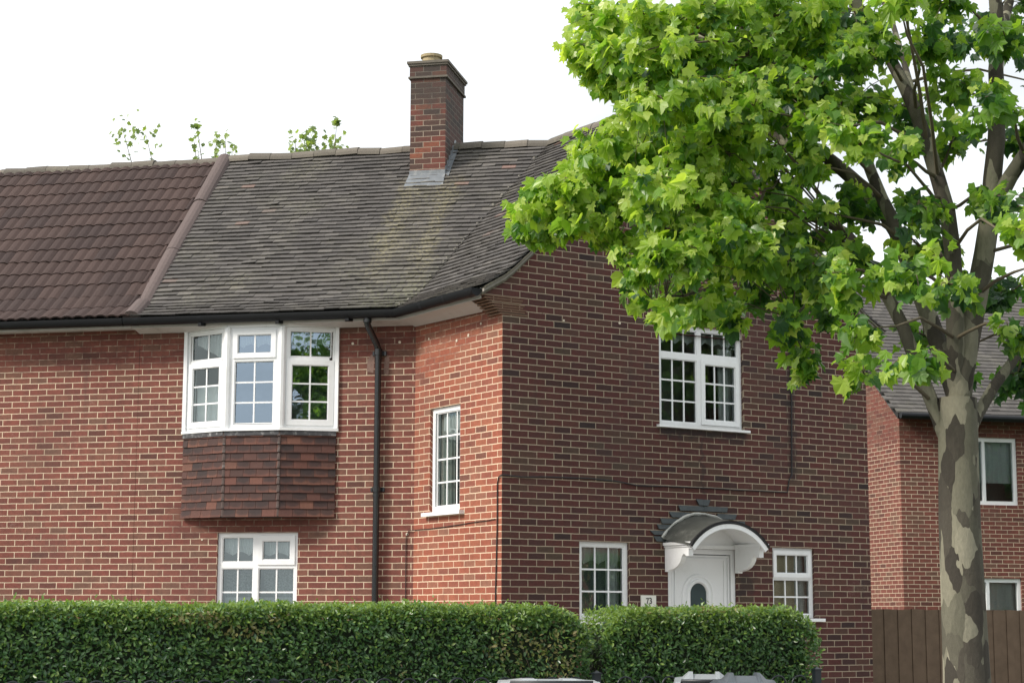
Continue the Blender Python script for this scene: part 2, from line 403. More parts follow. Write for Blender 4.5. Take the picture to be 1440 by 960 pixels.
def leaf_mat(name, stops, trans=.4, rough=.42, spec=.45):
    m, nt, out = mat(name)
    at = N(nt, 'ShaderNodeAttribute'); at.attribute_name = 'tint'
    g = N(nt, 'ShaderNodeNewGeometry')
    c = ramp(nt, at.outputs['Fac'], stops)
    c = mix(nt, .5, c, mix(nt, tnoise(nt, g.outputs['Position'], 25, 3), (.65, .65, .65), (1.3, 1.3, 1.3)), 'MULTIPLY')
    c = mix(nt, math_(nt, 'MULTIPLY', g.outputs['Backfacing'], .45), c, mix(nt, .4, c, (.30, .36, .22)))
    p = N(nt, 'ShaderNodeBsdfPrincipled'); nt.links.new(c, p.inputs['Base Color']); p.inputs['Roughness'].default_value = rough; p.inputs['Specular IOR Level'].default_value = spec
    t = N(nt, 'ShaderNodeBsdfTranslucent')
    nt.links.new(mix(nt, 1., c, (1.55, 1.65, .55), 'MULTIPLY'), t.inputs[0])
    s = N(nt, 'ShaderNodeMixShader'); s.inputs[0].default_value = trans
    nt.links.new(p.outputs[0], s.inputs[1]); nt.links.new(t.outputs[0], s.inputs[2]); nt.links.new(s.outputs[0], out.inputs[0])
    return m
M_LEAF = leaf_mat('plane_leaf', [(0, (.024, .070, .036)), (.25, (.060, .155, .040)), (.5, (.155, .30, .042)), (.75, (.29, .43, .055)), (1, (.46, .56, .14))], .54, .34, .55)
M_PRIVET = leaf_mat('privet_leaf', [(0, (.021, .058, .029)), (.35, (.050, .128, .043)), (.7, (.098, .195, .050)), (.93, (.19, .285, .050)), (1, (.27, .21, .11))], .3, .30, .6)
M_FARLEAF = leaf_mat('far_leaf', [(0, (.10, .15, .06)), (1, (.30, .38, .12))], .45)
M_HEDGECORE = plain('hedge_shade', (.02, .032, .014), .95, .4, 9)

# ------------------------------------------------------------------ world, sun, camera
w = bpy.data.worlds.new('World'); scene.world = w; w.use_nodes = True
nt = w.node_tree; nt.nodes.clear()
SUN_DIR = V((-.80, .10, .62)).normalized()
sun_el = math.asin(SUN_DIR.z); sun_rot = math.atan2(SUN_DIR.x, SUN_DIR.y)
sky = nt.nodes.new('ShaderNodeTexSky'); sky.sky_type = 'NISHITA'; sky.sun_disc = False
sky.sun_elevation = sun_el; sky.sun_rotation = sun_rot; sky.air_density = 1.0; sky.dust_density = 6
sc = nt.nodes.new('ShaderNodeMix'); sc.data_type = 'RGBA'; sc.blend_type = 'MIX'   # a thin bright overcast veils the blue
sc.inputs[0].default_value = .86
tcw = nt.nodes.new('ShaderNodeTexCoord')
mpw = nt.nodes.new('ShaderNodeMapping'); mpw.inputs['Scale'].default_value = (1, 1, 2.6); nt.links.new(tcw.outputs['Generated'], mpw.inputs['Vector'])
cl = nt.nodes.new('ShaderNodeTexNoise'); cl.inputs['Scale'].default_value = 2.4; cl.inputs['Detail'].default_value = 7; cl.inputs['Roughness'].default_value = .55
nt.links.new(mpw.outputs[0], cl.inputs['Vector'])
nt.links.new(ramp(nt, cl.outputs[0], [(.30, (8.6, 9.0, 9.3)), (.52, (12.2, 12.6, 12.9)), (.75, (16, 16.2, 16.2))]), sc.inputs[7])
nt.links.new(sky.outputs[0], sc.inputs[6])
bg = nt.nodes.new('ShaderNodeBackground'); bg.inputs[1].default_value = .12
nt.links.new(sc.outputs[2], bg.inputs[0])
wo = nt.nodes.new('ShaderNodeOutputWorld'); nt.links.new(bg.outputs[0], wo.inputs[0])
sd = bpy.data.lights.new('sun', 'SUN'); sd.energy = 4.0; sd.angle = rad(14); sd.color = (1, .93, .84)
so = bpy.data.objects.new('sun', sd); COL.objects.link(so)
so.rotation_euler = SUN_DIR.to_track_quat('Z', 'Y').to_euler(); so.location = (-12, 0, 14)

CAMP = V((-11.0467, -17.2878, 1.6))
pitch, roll, yaw = rad(8.5078), rad(.1832), rad(32.879)
R0 = V((math.cos(yaw), -math.sin(yaw), 0)); F0 = V((math.sin(yaw), math.cos(yaw), 0)); Z = V((0, 0, 1))
Fv = F0 * math.cos(pitch) + Z * math.sin(pitch); Uv = -F0 * math.sin(pitch) + Z * math.cos(pitch)
Rx = R0 * math.cos(roll) + Uv * math.sin(roll); Ux = -R0 * math.sin(roll) + Uv * math.cos(roll)
cd = bpy.data.cameras.new('camera'); cam = bpy.data.objects.new('camera', cd); COL.objects.link(cam)
cd.sensor_width = 36; cd.lens = 2612.82 / 1440 * 36; cd.clip_end = 2000; cd.clip_start = .1
m4 = Matrix((( Rx.x, Ux.x, -Fv.x, CAMP.x), (Rx.y, Ux.y, -Fv.y, CAMP.y), (Rx.z, Ux.z, -Fv.z, CAMP.z), (0, 0, 0, 1)))
cam.matrix_world = m4
scene.camera = cam
scene.view_settings.view_transform = 'Standard'; scene.view_settings.look = 'None'; scene.view_settings.exposure = 0
scene.cycles.max_bounces = 8; scene.cycles.transparent_max_bounces = 12
scene.cycles.use_denoising = True

# street frame: X to the right, Y away, seen from the pavement opposite
def SP(X, Dp, z): return V((CAMP.x, CAMP.y, 0)) + R0 * X + F0 * Dp + Z * z

# ------------------------------------------------------------------ the ground
def sheet(name, pts, m, z):
    b = MB(); b.poly([(p.x, p.y, z) for p in pts], [(p.x, p.y) for p in pts]); o = b.build(name, m); o['kind'] = 'structure'; return o
M_GRASS = plain('short_grass', (.045, .085, .02), .9, .5, 3, .2, .02)
M_ASPH = plain('asphalt', (.05, .05, .052), .85, .3, 30, .3, .004)
M_PAVE = plain('concrete_paving', (.26, .25, .235), .85, .2, 5, .3, .003)
M_GRAVEL = plain('garden_paving', (.30, .28, .25), .95, .4, 12, .2, .01)
SD = V((.9755, -.2199, 0)).normalized()       # direction of the street
SNv = V((-SD.y, SD.x, 0))                      # towards the houses
RP = V((-2.36, -3.86, 0))                      # a point on the railing line
def ST(a, b, z=0): return RP + SD * a + SNv * b + Z * z
sheet('ground', [V((-600, -600, 0)), V((600, -600, 0)), V((600, 600, 0)), V((-600, 600, 0))], M_GRASS, -.02)
sheet('road', [ST(-80, -10.6), ST(80, -10.6), ST(80, -3.2), ST(-80, -3.2)], M_ASPH, -.014)
sheet('road_marking', [ST(-30, -6.95), ST(30, -6.95), ST(30, -6.85), ST(-30, -6.85)], plain('road_paint', (.7, .7, .68), .7), -.010)
b = MB()
FS = Frame(ST(0, 0), SD)
b.box(FS, -80, 80, .05, 3.08, -.3, .10); o = b.build('pavement', M_PAVE); o['kind'] = 'structure'
b = MB(); b.box(FS, -80, 80, 3.084, 3.2, -.3, .105); o = b.build('kerb', plain('granite_kerb', (.3, .3, .3), .8, .3, 20)); o['kind'] = 'structure'
b = MB(); b.box(FS, -80, 80, 10.6, 14.5, -.3, .10); o = b.build('far_pavement', M_PAVE); o['kind'] = 'structure'
sheet('garden_ground', [ST(-12, .04), ST(12, .04), ST(12, 9), ST(-12, 9)], M_GRAVEL, .08)

# ------------------------------------------------------------------ the house shell
house = thing('brick_house', 'red brick corner house with grey tiled roof, white windows and arched white door canopy', 'house', (0, 0, 0))

def wall_cells(b, F, u0, u1, z0, z1, holes, m=0, mr=0, md=1, depth=.12, room=1.1):
    us = sorted({u0, u1, *[h[0] for h in holes], *[h[1] for h in holes]}); zs = sorted({z0, z1, *[h[2] for h in holes], *[h[3] for h in holes]})
    for i in range(len(us) - 1):
        for j in range(len(zs) - 1):
            cu = (us[i] + us[i + 1]) / 2; cz = (zs[j] + zs[j + 1]) / 2
            if any(h[0] < cu < h[1] and h[2] < cz < h[3] for h in holes): continue
            r = [(us[i], zs[j]), (us[i + 1], zs[j]), (us[i + 1], zs[j + 1]), (us[i], zs[j + 1])]
            b.poly([F.p(u, 0, z) for u, z in r], r, m)
    for a, c, e, g in holes:
        # reveals, then the dim room behind
        for (p0, p1) in (((a, e), (c, e)), ((c, e), (c, g)), ((c, g), (a, g)), ((a, g), (a, e))):
            b.poly([F.p(p0[0], 0, p0[1]), F.p(p1[0], 0, p1[1]), F.p(p1[0], -depth, p1[1]), F.p(p0[0], -depth, p0[1])],
                   [(p0[0], p0[1]), (p1[0], p1[1]), (p1[0] + .1, p1[1] + .1), (p0[0] + .1, p0[1] + .1)], mr)
        A, B_, E, G = a - .35, c + .35, e - .45, g + .15
        r = [(A, E), (B_, E), (B_, G), (A, G)]
        b.poly([F.p(u, -room, z) for u, z in r], None, md)
        for k in range(4):
            p0, p1 = r[k], r[(k + 1) % 4]
            b.poly([F.p(p0[0], -depth, p0[1]), F.p(p1[0], -depth, p1[1]), F.p(p1[0], -room, p1[1]), F.p(p0[0], -room, p0[1])], None, md)
        # inner face around the opening
        for (x0, x1, y0, y1) in ((A, a, E, G), (c, B_, E, G), (a, c, E, e), (a, c, g, G)):
            b.poly([F.p(u, -depth, z) for u, z in ((x0, y0), (x1, y0), (x1, y1), (x0, y1))], None, md)

BASE = .05
W_BED = (2.195, 3.470, 3.872, 5.078)
W_SMALL = (1.043, 1.738, 1.600, 2.478)
W_RIGHT = (3.893, 4.560, 1.630, 2.475)
DOOR = (2.298, 3.320, .25, 2.430)
W_RET = (-1.570, -.893, 2.835, 4.058)
W_LOW = (-2.463, -1.440, 1.45, 2.630)
# gable wall
b = MB()
zc = 4.974
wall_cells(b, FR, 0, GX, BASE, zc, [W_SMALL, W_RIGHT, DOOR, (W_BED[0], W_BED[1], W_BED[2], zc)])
def roof_x(x): return roof_h(x + EAV) - .10 if x <= JX else roof_h((2 * JX - x) + EAV) - .10
xs = [-.30, -.2, 0, .05, .15, .3, .6, 1, 1.5, W_BED[0], JX]
xs = xs + [2 * JX - x for x in reversed(xs[:-1])] + [W_BED[1]]
xs = sorted(set(xs))
for x0, x1 in zip(xs[:-1], xs[1:]):
    cx = (x0 + x1) / 2
    low = lambda x: max(zc, zc - x * .95) if x < 0 else zc
    if cx < 0: lo0, lo1 = min(roof_x(x0), zc - x0 * .95), min(roof_x(x1), zc - x1 * .95)
    elif cx > GX: lo0, lo1 = min(roof_x(x0), zc + (x0 - GX) * .95), min(roof_x(x1), zc + (x1 - GX) * .95)
    elif W_BED[0] < cx < W_BED[1]: lo0 = lo1 = W_BED[3]
    else: lo0 = lo1 = zc
    r = [(x0, lo0), (x1, lo1), (x1, roof_x(x1)), (x0, roof_x(x0))]
    if abs(r[0][1] - r[3][1]) < 1e-5 and abs(r[1][1] - r[2][1]) < 1e-5: continue
    b.poly([FR.p(u, 0, z) for u, z in r], r, 0)
# head of the bedroom opening and the far side wall
b.poly([FR.p(W_BED[0], 0, W_BED[3]), FR.p(W_BED[1], 0, W_BED[3]), FR.p(W_BED[1], -.12, W_BED[3]), FR.p(W_BED[0], -.12, W_BED[3])], None, 0)
for u in (W_BED[0], W_BED[1]):
    b.poly([FR.p(u, 0, zc), FR.p(u, 0, W_BED[3]), FR.p(u, -.12, W_BED[3]), FR.p(u, -.12, zc)], None, 0)
b.poly([FR.p(W_BED[0] - .35, -.12, zc + .1), FR.p(W_BED[1] + .35, -.12, zc + .1), FR.p(W_BED[1] + .35, -1.1, zc + .1), FR.p(W_BED[0] - .35, -1.1, zc + .1)], None, 1)
FG = Frame((GX, 0, 0), (0, 1, 0))
b.poly([FG.p(0, 0, BASE), FG.p(9, 0, BASE), FG.p(9, 0, 5.25), FG.p(0, 0, 5.25)], [(0, BASE), (9, BASE), (9, 5.25), (0, 5.25)], 0)
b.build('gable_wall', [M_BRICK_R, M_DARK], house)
# return wall
b = MB()
wall_cells(b, FT, -LR, 0, BASE, 5.12, [W_RET])
b.build('return_wall', [M_BRICK_T, M_DARK], house)
# long wing
b = MB()
wall_cells(b, FL, -PARTY, 0, BASE, 5.16, [W_LOW, (-2.85, -1.05, 3.87, 5.12)], room=1.4)
b.build('wing_wall', [M_BRICK_L, M_DARK], house)

# kneeler of stepped tile courses carrying the verge
b = MB()
for k in range(8):
    z = 4.978 + k * .027
    x0 = -.004 - .034 * (k + 1)
    b.box(FR, x0, .34 - (.03 if k % 2 else 0) - .012 * k, -.26, .006, z, z + .015)
    b.box(FR, x0 + .035, .33 - .012 * k, -.24, -.003 if x0 + .035 < -.02 else .002, z + .015, z + .027, 1)
b.build('corbelled_kneeler', [M_TAN, plain('brown_bedding', (.055, .040, .032), .95, .3, 20, .2, .006)], house)

# ------------------------------------------------------------------ tiled roofs
def trim(o, co, no):
    bm = bmesh.new(); bm.from_mesh(o.data)
    bmesh.ops.bisect_plane(bm, geom=bm.verts[:] + bm.edges[:] + bm.faces[:], dist=1e-5, plane_co=co, plane_no=no, clear_outer=True, clear_inner=False)
    bm.to_mesh(o.data); bm.free()

def slope_pts(total):
    """arc length -> (run, height)"""
    L1 = .35 / math.cos(math.atan(.585))
    c1, s1 = math.cos(math.atan(.585)), math.sin(math.atan(.585)); c2, s2 = math.cos(math.atan(.939)), math.sin(math.atan(.939))
    def f(a):
        if a <= L1: return a * c1, EZ + a * s1
        return .35 + (a - L1) * c2, EZ + L1 * s1 + (a - L1) * c2 * .939
    return f
SL = slope_pts(0)
SLOPE_LEN = .35 / math.cos(math.atan(.585)) + (JX + EAV - .35) / math.cos(math.atan(.939))

def lay_tiles(b, O, A, B, s0, s1, gauge=.098, width=.19, thick=.017, lift=.022, jit=.0032, roll=False, amax=SLOPE_LEN):
    """O: a point on the eaves line (z ignored), A along, B horizontal run direction up the slope"""
    O = V((O[0], O[1], 0)); rows = int(amax / gauge) + 1
    for i in range(rows):
        a0 = i * gauge - .015; a1 = min(a0 + gauge * 1.55, amax)
        if a1 - a0 < .04: continue
        r0, z0 = SL(max(a0, 0)); r1, z1 = SL(a1)
        if a0 < 0: r0 += a0 * .86; z0 += a0 * .5
        sl = V((B.x * (r1 - r0), B.y * (r1 - r0), z1 - z0)).normalized(); nrm = A.cross(sl)
        if nrm.z < 0: nrm = -nrm
        off = (i % 2) * width * .5 + random.uniform(-.008, .008)
        sag = .006 * math.sin(i * .7)
        n = int((s1 - s0) / width) + 2
        for k in range(-1, n):
            x = s0 + k * width + off
            if x + width < s0 or x > s1: continue
            g = .0012
            xa, xb = max(x + g, s0), min(x + width - g, s1)
            if xb - xa < .01: continue
            ja, jb = random.gauss(0, jit), random.gauss(0, jit); js = random.gauss(0, jit * 1.3)
            if random.random() < .012: ja += .012
            wv = .010 * noise.noise(V((x * .9, i * .12, O.x)))
            def P(s, e, h):
                rr, zz = (r0, z0) if e == 0 else (r1, z1)
                return O + A * s + B * rr + Z * zz + nrm * (h + wv) + (sl * js if e == 0 else V((0, 0, 0)))
            hl = lift + thick
            c = [P(xa, 0, hl - thick + ja), P(xb, 0, hl - thick + jb), P(xb, 1, .0), P(xa, 1, .0),
                 P(xa, 0, hl + ja), P(xb, 0, hl + jb), P(xb, 1, .006), P(xa, 1, .006)]
            uv = [(xa, a0), (xb, a0), (xb, a1), (xa, a1)] * 2
            if roll:
                m_ = 7; R_ = [[], []]
                for e in (0, 1):
                    for j in range(m_):
                        s = xa + (xb - xa) * j / (m_ - 1)
                        R_[e].append(P(s, e, (hl if e == 0 else .01) + .022 * abs(math.sin(math.pi * j / (m_ - 1) * 2))))
                b.grid(R_)
                b.grid([[p - nrm * .02 for p in R_[0]], R_[0]])
            else:
                b.hexa(c, 0, uv)

LB = -LN                                        # up the slope of the long wing, horizontally
LE = LO + LN * EAV
vdir = V((JX - EX, JY - EY, 0)).normalized(); vn = V((-vdir.y, vdir.x, 0))     # valley line in plan; vn points to the long wing
E2 = V((EX, EY, 0))
b = MB(); lay_tiles(b, LE, LD, LB, -1.6, PARTY)
o = b.build('long_roof_slope', M_TILE_L, house); trim(o, E2 + vn * .003, -vn)
b = MB(); lay_tiles(b, (EX, 0), V((0, 1, 0)), V((1, 0, 0)), -.075, 3.4)
o = b.build('gable_roof_slope', M_TILE_R, house); trim(o, E2 - vn * .003, vn)
b = MB(); lay_tiles(b, (2 * JX - EX, 0), V((0, 1, 0)), V((-1, 0, 0)), -.075, 6.2)
o = b.build('gable_roof_slope', M_TILE_R, house)
# boarding under the tiles, back slopes and gable verge
M_DECK = plain('dark_roof_boarding', (.02, .02, .02), .95)
b = MB()
def strip(O, A, B, s0f, s1f, dz=-.012):
    rr = [-.0, .35, JX + EAV]
    for r0, r1 in zip(rr[:-1], rr[1:]):
        P = lambda s, r: V((O[0], O[1], 0)) + A * s + B * r + Z * (roof_h(r) + dz)
        b.poly([P(s0f(r0), r0), P(s1f(r0), r0), P(s1f(r1), r1), P(s0f(r1), r1)])
JS = (V((JX, JY, 0)) - LO).dot(LD); ES = (E2 - LO).dot(LD)
T_ = JX + EAV
strip(LE, LD, LB, lambda r: ES + (JS - ES) * r / T_, lambda r: PARTY)
strip((EX, 0), V((0, 1, 0)), V((1, 0, 0)), lambda r: -.06, lambda r: EY + (JY - EY) * r / T_)
strip((2 * JX - EX, 0), V((0, 1, 0)), V((-1, 0, 0)), lambda r: -.06, lambda r: 6.2 - 3.1 * r / T_)
J3 = V((JX, JY, RIDGE)); hipend = J3 + V((JX - EX, JY - EY, 0)) + Z * (EZ - RIDGE)
b.poly([J3, LP(PARTY, JX, RIDGE), LP(PARTY, 2 * JX + EAV, EZ), hipend])
b.poly([J3 - Z * .01, hipend - Z * .01, V((2 * JX + EAV, 6.2, EZ))])
b.build('roof_boarding', M_DECK, house)
b = MB()
Wt = 2 * JX
b.poly([LP(PARTY, 0, BASE), LP(PARTY, Wt, BASE), LP(PARTY, Wt, 5.25), LP(PARTY, JX, 7.9), LP(PARTY, 0, 5.2)], [(0, 0), (5.5, 0), (5.5, 5.2), (2.7, 7.9), (0, 5.2)])
b.poly([LP(PARTY, Wt, BASE), LP(-4.4, Wt, BASE), LP(-4.4, Wt, 5.25), LP(PARTY, Wt, 5.25)], [(0, 0), (8, 0), (8, 5.2), (0, 5.2)])
b.build('back_wall', M_BRICK_L, house)
# verge: undercloak of tiles bedded in mortar following the swept slope
b = MB()
for sgn in (1, -1):
    pts = []
    for r in (.02, .15, .30, .42, .6, 1, 1.6, 2.3, JX + EAV):
        x = EX + r if sgn > 0 else 2 * JX - EX - r
        pts.append((x, roof_h(r)))
    for (x0, z0), (x1, z1) in zip(pts[:-1], pts[1:]):
        for y0, y1, dz0, dz1, mm in ((-.085, .03, -.038, -.016, 0), (-.055, .03, -.075, -.038, 1), (-.030, .03, -.105, -.075, 0)):
            c = [V((x0, y0, z0 + dz0)), V((x1, y0, z1 + dz0)), V((x1, y1, z1 + dz0)), V((x0, y1, z0 + dz0)), V((x0, y0, z0 + dz1)), V((x1, y0, z1 + dz1)), V((x1, y1, z1 + dz1)), V((x0, y1, z0 + dz1))]
            b.hexa(c, mm)
b.build('verge', [plain('verge_tile', (.13, .12, .095), .9, .4, 14, .2, .006, dirt=((.30, .29, .20), 12, .8)), M_MORTAR], house)

def ridge_run(b, p0, p1, seg=.33, r=.115, sink=.05, flat=1.0):
    p0 = V(p0); p1 = V(p1); d = (p1 - p0); Ln = d.length; d.normalize(); side = d.cross(Z).normalized(); up = side.cross(d)
    n = max(1, round(Ln / seg))
    for k in range(n):
        a = p0 + d * (Ln * k / n + .004); c = p0 + d * (Ln * (k + 1) / n - .002)
        w_ = random.uniform(-.012, .012); t = random.uniform(-.008, .008); rr = r * random.uniform(.97, 1.04)
        rows = []
        for e, pt in ((0, a), (1, c)):
            row = []
            for j in range(9):
                an = math.pi * j / 8
                row.append(pt + side * math.cos(an) * rr * 1.05 + up * (math.sin(an) * rr * flat - sink + w_ + (t if e else -t)))
            rows.append(row)
        b.grid(rows)
        for row in rows:
            b.poly(row)
            
b = MB(); ridge_run(b, J3 + V((0, -JY - .06, 0)), J3 + V((0, -.05, 0))); ridge_run(b, J3, LP(.45, JX, RIDGE)); ridge_run(b, LP(.62, JX, RIDGE), LP(PARTY - .06, JX, RIDGE))
b.build('ridge_tiles', M_RIDGE, house, smooth=False)
# smooth half-round capping up the party line
b = MB()
prev = None
pl = [LP(PARTY, r - EAV, roof_h(r)) for r in (0, .35)] + [LP(PARTY, JX, RIDGE + .01)]
ridge_run(b, pl[1], pl[2], 1.1, .115, .03, 1.0); ridge_run(b, pl[0], pl[1], .4, .115, .03, 1.0)
b.build('party_capping', M_CAPPING, house, smooth=False)

# pale bedding mortar showing along the valley
b = MB()
for k in range(30):
    t = random.random(); r = t * (JX + EAV)
    p = E2 + V((JX - EX, JY - EY, 0)) * t + vn * random.uniform(.0, .05); p.z = roof_h(r) + random.uniform(.02, .035)
    w_ = random.uniform(.012, .03)
    b.hexa([p + V((x * w_, y * w_, z * .02)) for z in (0, 1) for x, y in ((-1, -1), (1, -.8), (.8, 1), (-1, .9))])
o = b.build('valley_mortar', plain('valley_bedding', (.20, .19, .165), .95, .3, 20, .2, .006), house); o['kind'] = 'stuff'

# chimney with corbelled cap, lead flashing and pot
FC = Frame(LP(.7, 2.18, 0), -LD)               # front face of the stack; u from 0 to .49 (to the right)
b = MB()
b.box(FC, 0, .49, -1.03, 0, 6.9, 8.845)
b.box(FC, -.012, .502, -1.042, .012, 8.872, 9.02)
st = b.build('chimney', M_BRICK_C, house)
M_CAPCOURSE = plain('grey_cap_course', (.14, .125, .105), .9, .35, 12, .2, .006)
b = MB()
b.box(FC, -.028, .518, -1.058, .028, 8.845, 8.872); b.box(FC, -.03, .52, -1.06, .03, 9.02, 9.048); b.box(FC, -.045, .535, -1.075, .045, 9.048, 9.082)
b.build('chimney_cap', M_CAPCOURSE, st, bevel=.006)
b = MB()
pc = LP(.50, 2.52, 0)
b.lathe(pc, [(.17, 9.07), (.16, 9.11), (.135, 9.13), (.128, 9.20), (.126, 9.22), (.15, 9.225), (.152, 9.262), (.13, 9.268), (.11, 9.25), (.10, 9.1)], 20)
b.build('chimney_pot', M_POT, st, smooth=False)
b = MB()
def rz(t): return roof_h(t + EAV)
b.poly([FC.p(-.005, .004, rz(2.18) - .02), FC.p(.495, .004, rz(2.18) - .02), FC.p(.495, .004, rz(2.18) + .10), FC.p(-.005, .004, rz(2.18) + .10)])
b.poly([FC.p(-.02, .235, rz(1.945) + .045), FC.p(.52, .235, rz(1.945) + .045), FC.p(.495, .006, rz(2.174) + .055), FC.p(-.005, .006, rz(2.174) + .055)])
b.poly([FC.p(-.02, .235, rz(1.945) + .005), FC.p(.52, .235, rz(1.945) + .005), FC.p(.52, .235, rz(1.945) + .045), FC.p(-.02, .235, rz(1.945) + .045)])
for side, u in ((1, .494),):
    for k in range(6):
        t0 = 2.16 + k * .10; t1 = t0 + .11
        b.poly([FC.p(u, 2.18 - t0, rz(t0) + .03), FC.p(u, 2.18 - t1, rz(t1) + .03), FC.p(u, 2.18 - t1, rz(t1) + .10), FC.p(u, 2.18 - t0, rz(t0) + .16)])
    b.poly([FC.p(u, .02, rz(2.16) + .04), FC.p(u + side * .06, .06, rz(2.12) + .05), FC.p(u + side * .06, -.57, rz(2.75) + .05), FC.p(u, -.57, rz(2.75) + .05)])
b.build('lead_flashing', M_LEAD, st)

# ------------------------------------------------------------------ soffit, gutter, downpipe
b = MB()
# soffit boards (flat, a little below the gutter) along the two eaves
def qd(p, z0, z1=None): b.poly([V((a.x, a.y, z0)) for a in p])
in_corner = LO; e_corner = E2
b.poly([LP(-0.0, 0, 5.155), LP(PARTY, 0, 5.155), LP(PARTY, -EAV + .02, 5.155), V((EX + .008, EY + .0, 5.155))])
b.poly([V((0, LR, 5.155)), V((EX + .008, EY, 5.155)), V((EX + .02, .26, 5.155)), V((0, .26, 5.155))])
# fascia
def band(p0, p1, z0, z1, off):
    b.poly([V((p0.x, p0.y, z0)), V((p1.x, p1.y, z0)), V((p1.x, p1.y, z1)), V((p0.x, p0.y, z1))])
band(LP(PARTY, -EAV + .02, 0), V((EX + .008, EY, 0)), 5.13, 5.25, 0); band(V((EX + .008, EY, 0)), V((EX + .02, .0, 0)), 5.13, 5.25, 0)
# sloped cover board where soffit meets brick on the return
b.poly([V((-.03, LR - .03, 5.08)), V((-.03, .26, 5.05)), V((EX + .03, .26, 5.148)), V((EX + .03, EY, 5.148))])
b.poly([LP(PARTY, -.02, 5.10), LP(.02, -.02, 5.10), LP(.1, -EAV + .03, 5.148), LP(PARTY, -EAV + .03, 5.148)])
b.build('soffit', M_SOFFIT, house)
def gutter(b, path, z, r=.068):
    """half round channel along a plan path"""
    rows = []
    for k, p in enumerate(path):
        d0 = (p - path[k - 1]).normalized() if k > 0 else (path[1] - p).normalized()
        d1 = (path[k + 1] - p).normalized() if k < len(path) - 1 else d0
        t = (d0 + d1).normalized(); side = t.cross(Z).normalized() / max(.5, t.dot(d0))
        rows.append([p + side * math.cos(math.pi + math.pi * j / 10) * r + Z * (z + math.sin(math.pi + math.pi * j / 10) * r * 1.25) for j in range(11)])
    b.grid(rows)
    inner = [[pt + Z * .005 for pt in row] for row in rows]
    b.grid(inner)
    for row in (rows[0], rows[-1]): b.poly(row)
gofs = EAV + .055
gcorner = V((-gofs, LR - gofs / q + gofs, 0))
gp = [LP(7.2, -gofs, 0), LP(PARTY, -gofs, 0), gcorner, V((-gofs, -.02, 0))]
b = MB(); b.smooth = True
gutter(b, [LP(PARTY + .06, -gofs, 0), gcorner, V((-gofs, -.02, 0))], 5.235)
o = b.build('gutter', M_GUTTER, house)
def bracket(p, d, notch=False):
    b = MB(); rows = []
    side = d.cross(Z).normalized()
    for e in (-.025, .025):
        rows.append([p + d * e + side * math.cos(math.pi + math.pi * j / 10) * .068 + Z * (5.235 + math.sin(math.pi + math.pi * j / 10) * .088) for j in range(11)])
    b.grid(rows)
    b.poly(rows[0]); b.poly(rows[1])
    if notch:
        b.hexa([p + LD * x + LN * y + Z * (5.125 + z_) for z_ in (0, .05) for x, y in ((-.02, .03), (.02, .03), (.05, -.05), (-.05, -.05))])
    b.build('gutter_bracket', M_GUTTER, house)
for s in (.25, .75, 1.63, 2.62, 3.45): bracket(LP(s, -gofs, 0), LD, s in (.75, 1.63, 2.62))
for y in (.10, .62, 1.15): bracket(V((-gofs, y, 0)), V((0, 1, 0)))
bracket(gcorner + LD * .03, LD)
b = MB(); b.smooth = True
dp = [(.515, .32, 5.17), (.515, .31, 5.09), (.508, .28, 5.05), (.462, .11, 4.88), (.448, .075, 4.82), (.446, .07, 4.74), (.446, .07, .15)]
pp = [LP(s, -t, z) for s, t, z in dp]
b.tube(pp, .040, 14)
for (s, t, z, h, r) in ((.515, .315, 5.13, .05, .05), (.446, .07, 4.78, .07, .050), (.446, .07, 3.13, .06, .053), (.446, .07, 3.06, .03, .047), (.446, .07, 1.55, .06, .053)):
    b.tube([LP(s, -t, z - h / 2), LP(s, -t, z + h / 2)], r, 14)
pipe = b.build('downpipe', M_PIPE, house)
for z in (4.77, 3.13, 1.55):
    b = MB(); b.box(FL, -.446 - .085, -.446 + .085, .004, .03, z - .025, z + .025); b.box(FL, -.446 - .05, -.446 + .05, .03, .07, z - .02, z + .02)
    b.build('pipe_clip', M_PIPE, pipe)
# pale patches of old render behind the pipe clip: bedded mortar
M_OLDR = plain('old_render', (.23, .15, .125), .95, .5, 22, .2, .004)
for (u, z, w_, h_) in ((-.56, 4.66, .05, .2), (-.36, 4.64, .035, .22), (-.50, 4.78, .03, .1)):
    b = MB(); b.poly([FL.p(u - w_, .004, z - h_ * .5), FL.p(u + w_ * .7, .004, z - h_ * .6), FL.p(u + w_, .004, z + h_ * .3), FL.p(u + w_ * .2, .004, z + h_ * .55), FL.p(u - w_ * .8, .004, z + h_ * .2)])
    b.build('render_patch', M_OLDR, house)
M_SPOT = plain('filler_spot', (.6, .52, .42), .9, .2, 20)
for (F, u, z) in ((FL, -.79, 4.905), (FL, -.20, 4.905), (FT, -1.62, 4.90), (FT, -.45, 4.93), (FT, -.98, 4.80), (FT, -.72, 4.83), (FL, -2.66, 2.55), (FL, -.08, 2.60), (FR, .83, 4.98), (FR, 1.62, 5.02)):
    c = F.p(u, .0, z)
    r_ = random.uniform(.012, .02)
    b = MB(); b.tube([c, c + F.N * .006], r_, 7)
    b.build('wall_plug', M_SPOT, house)

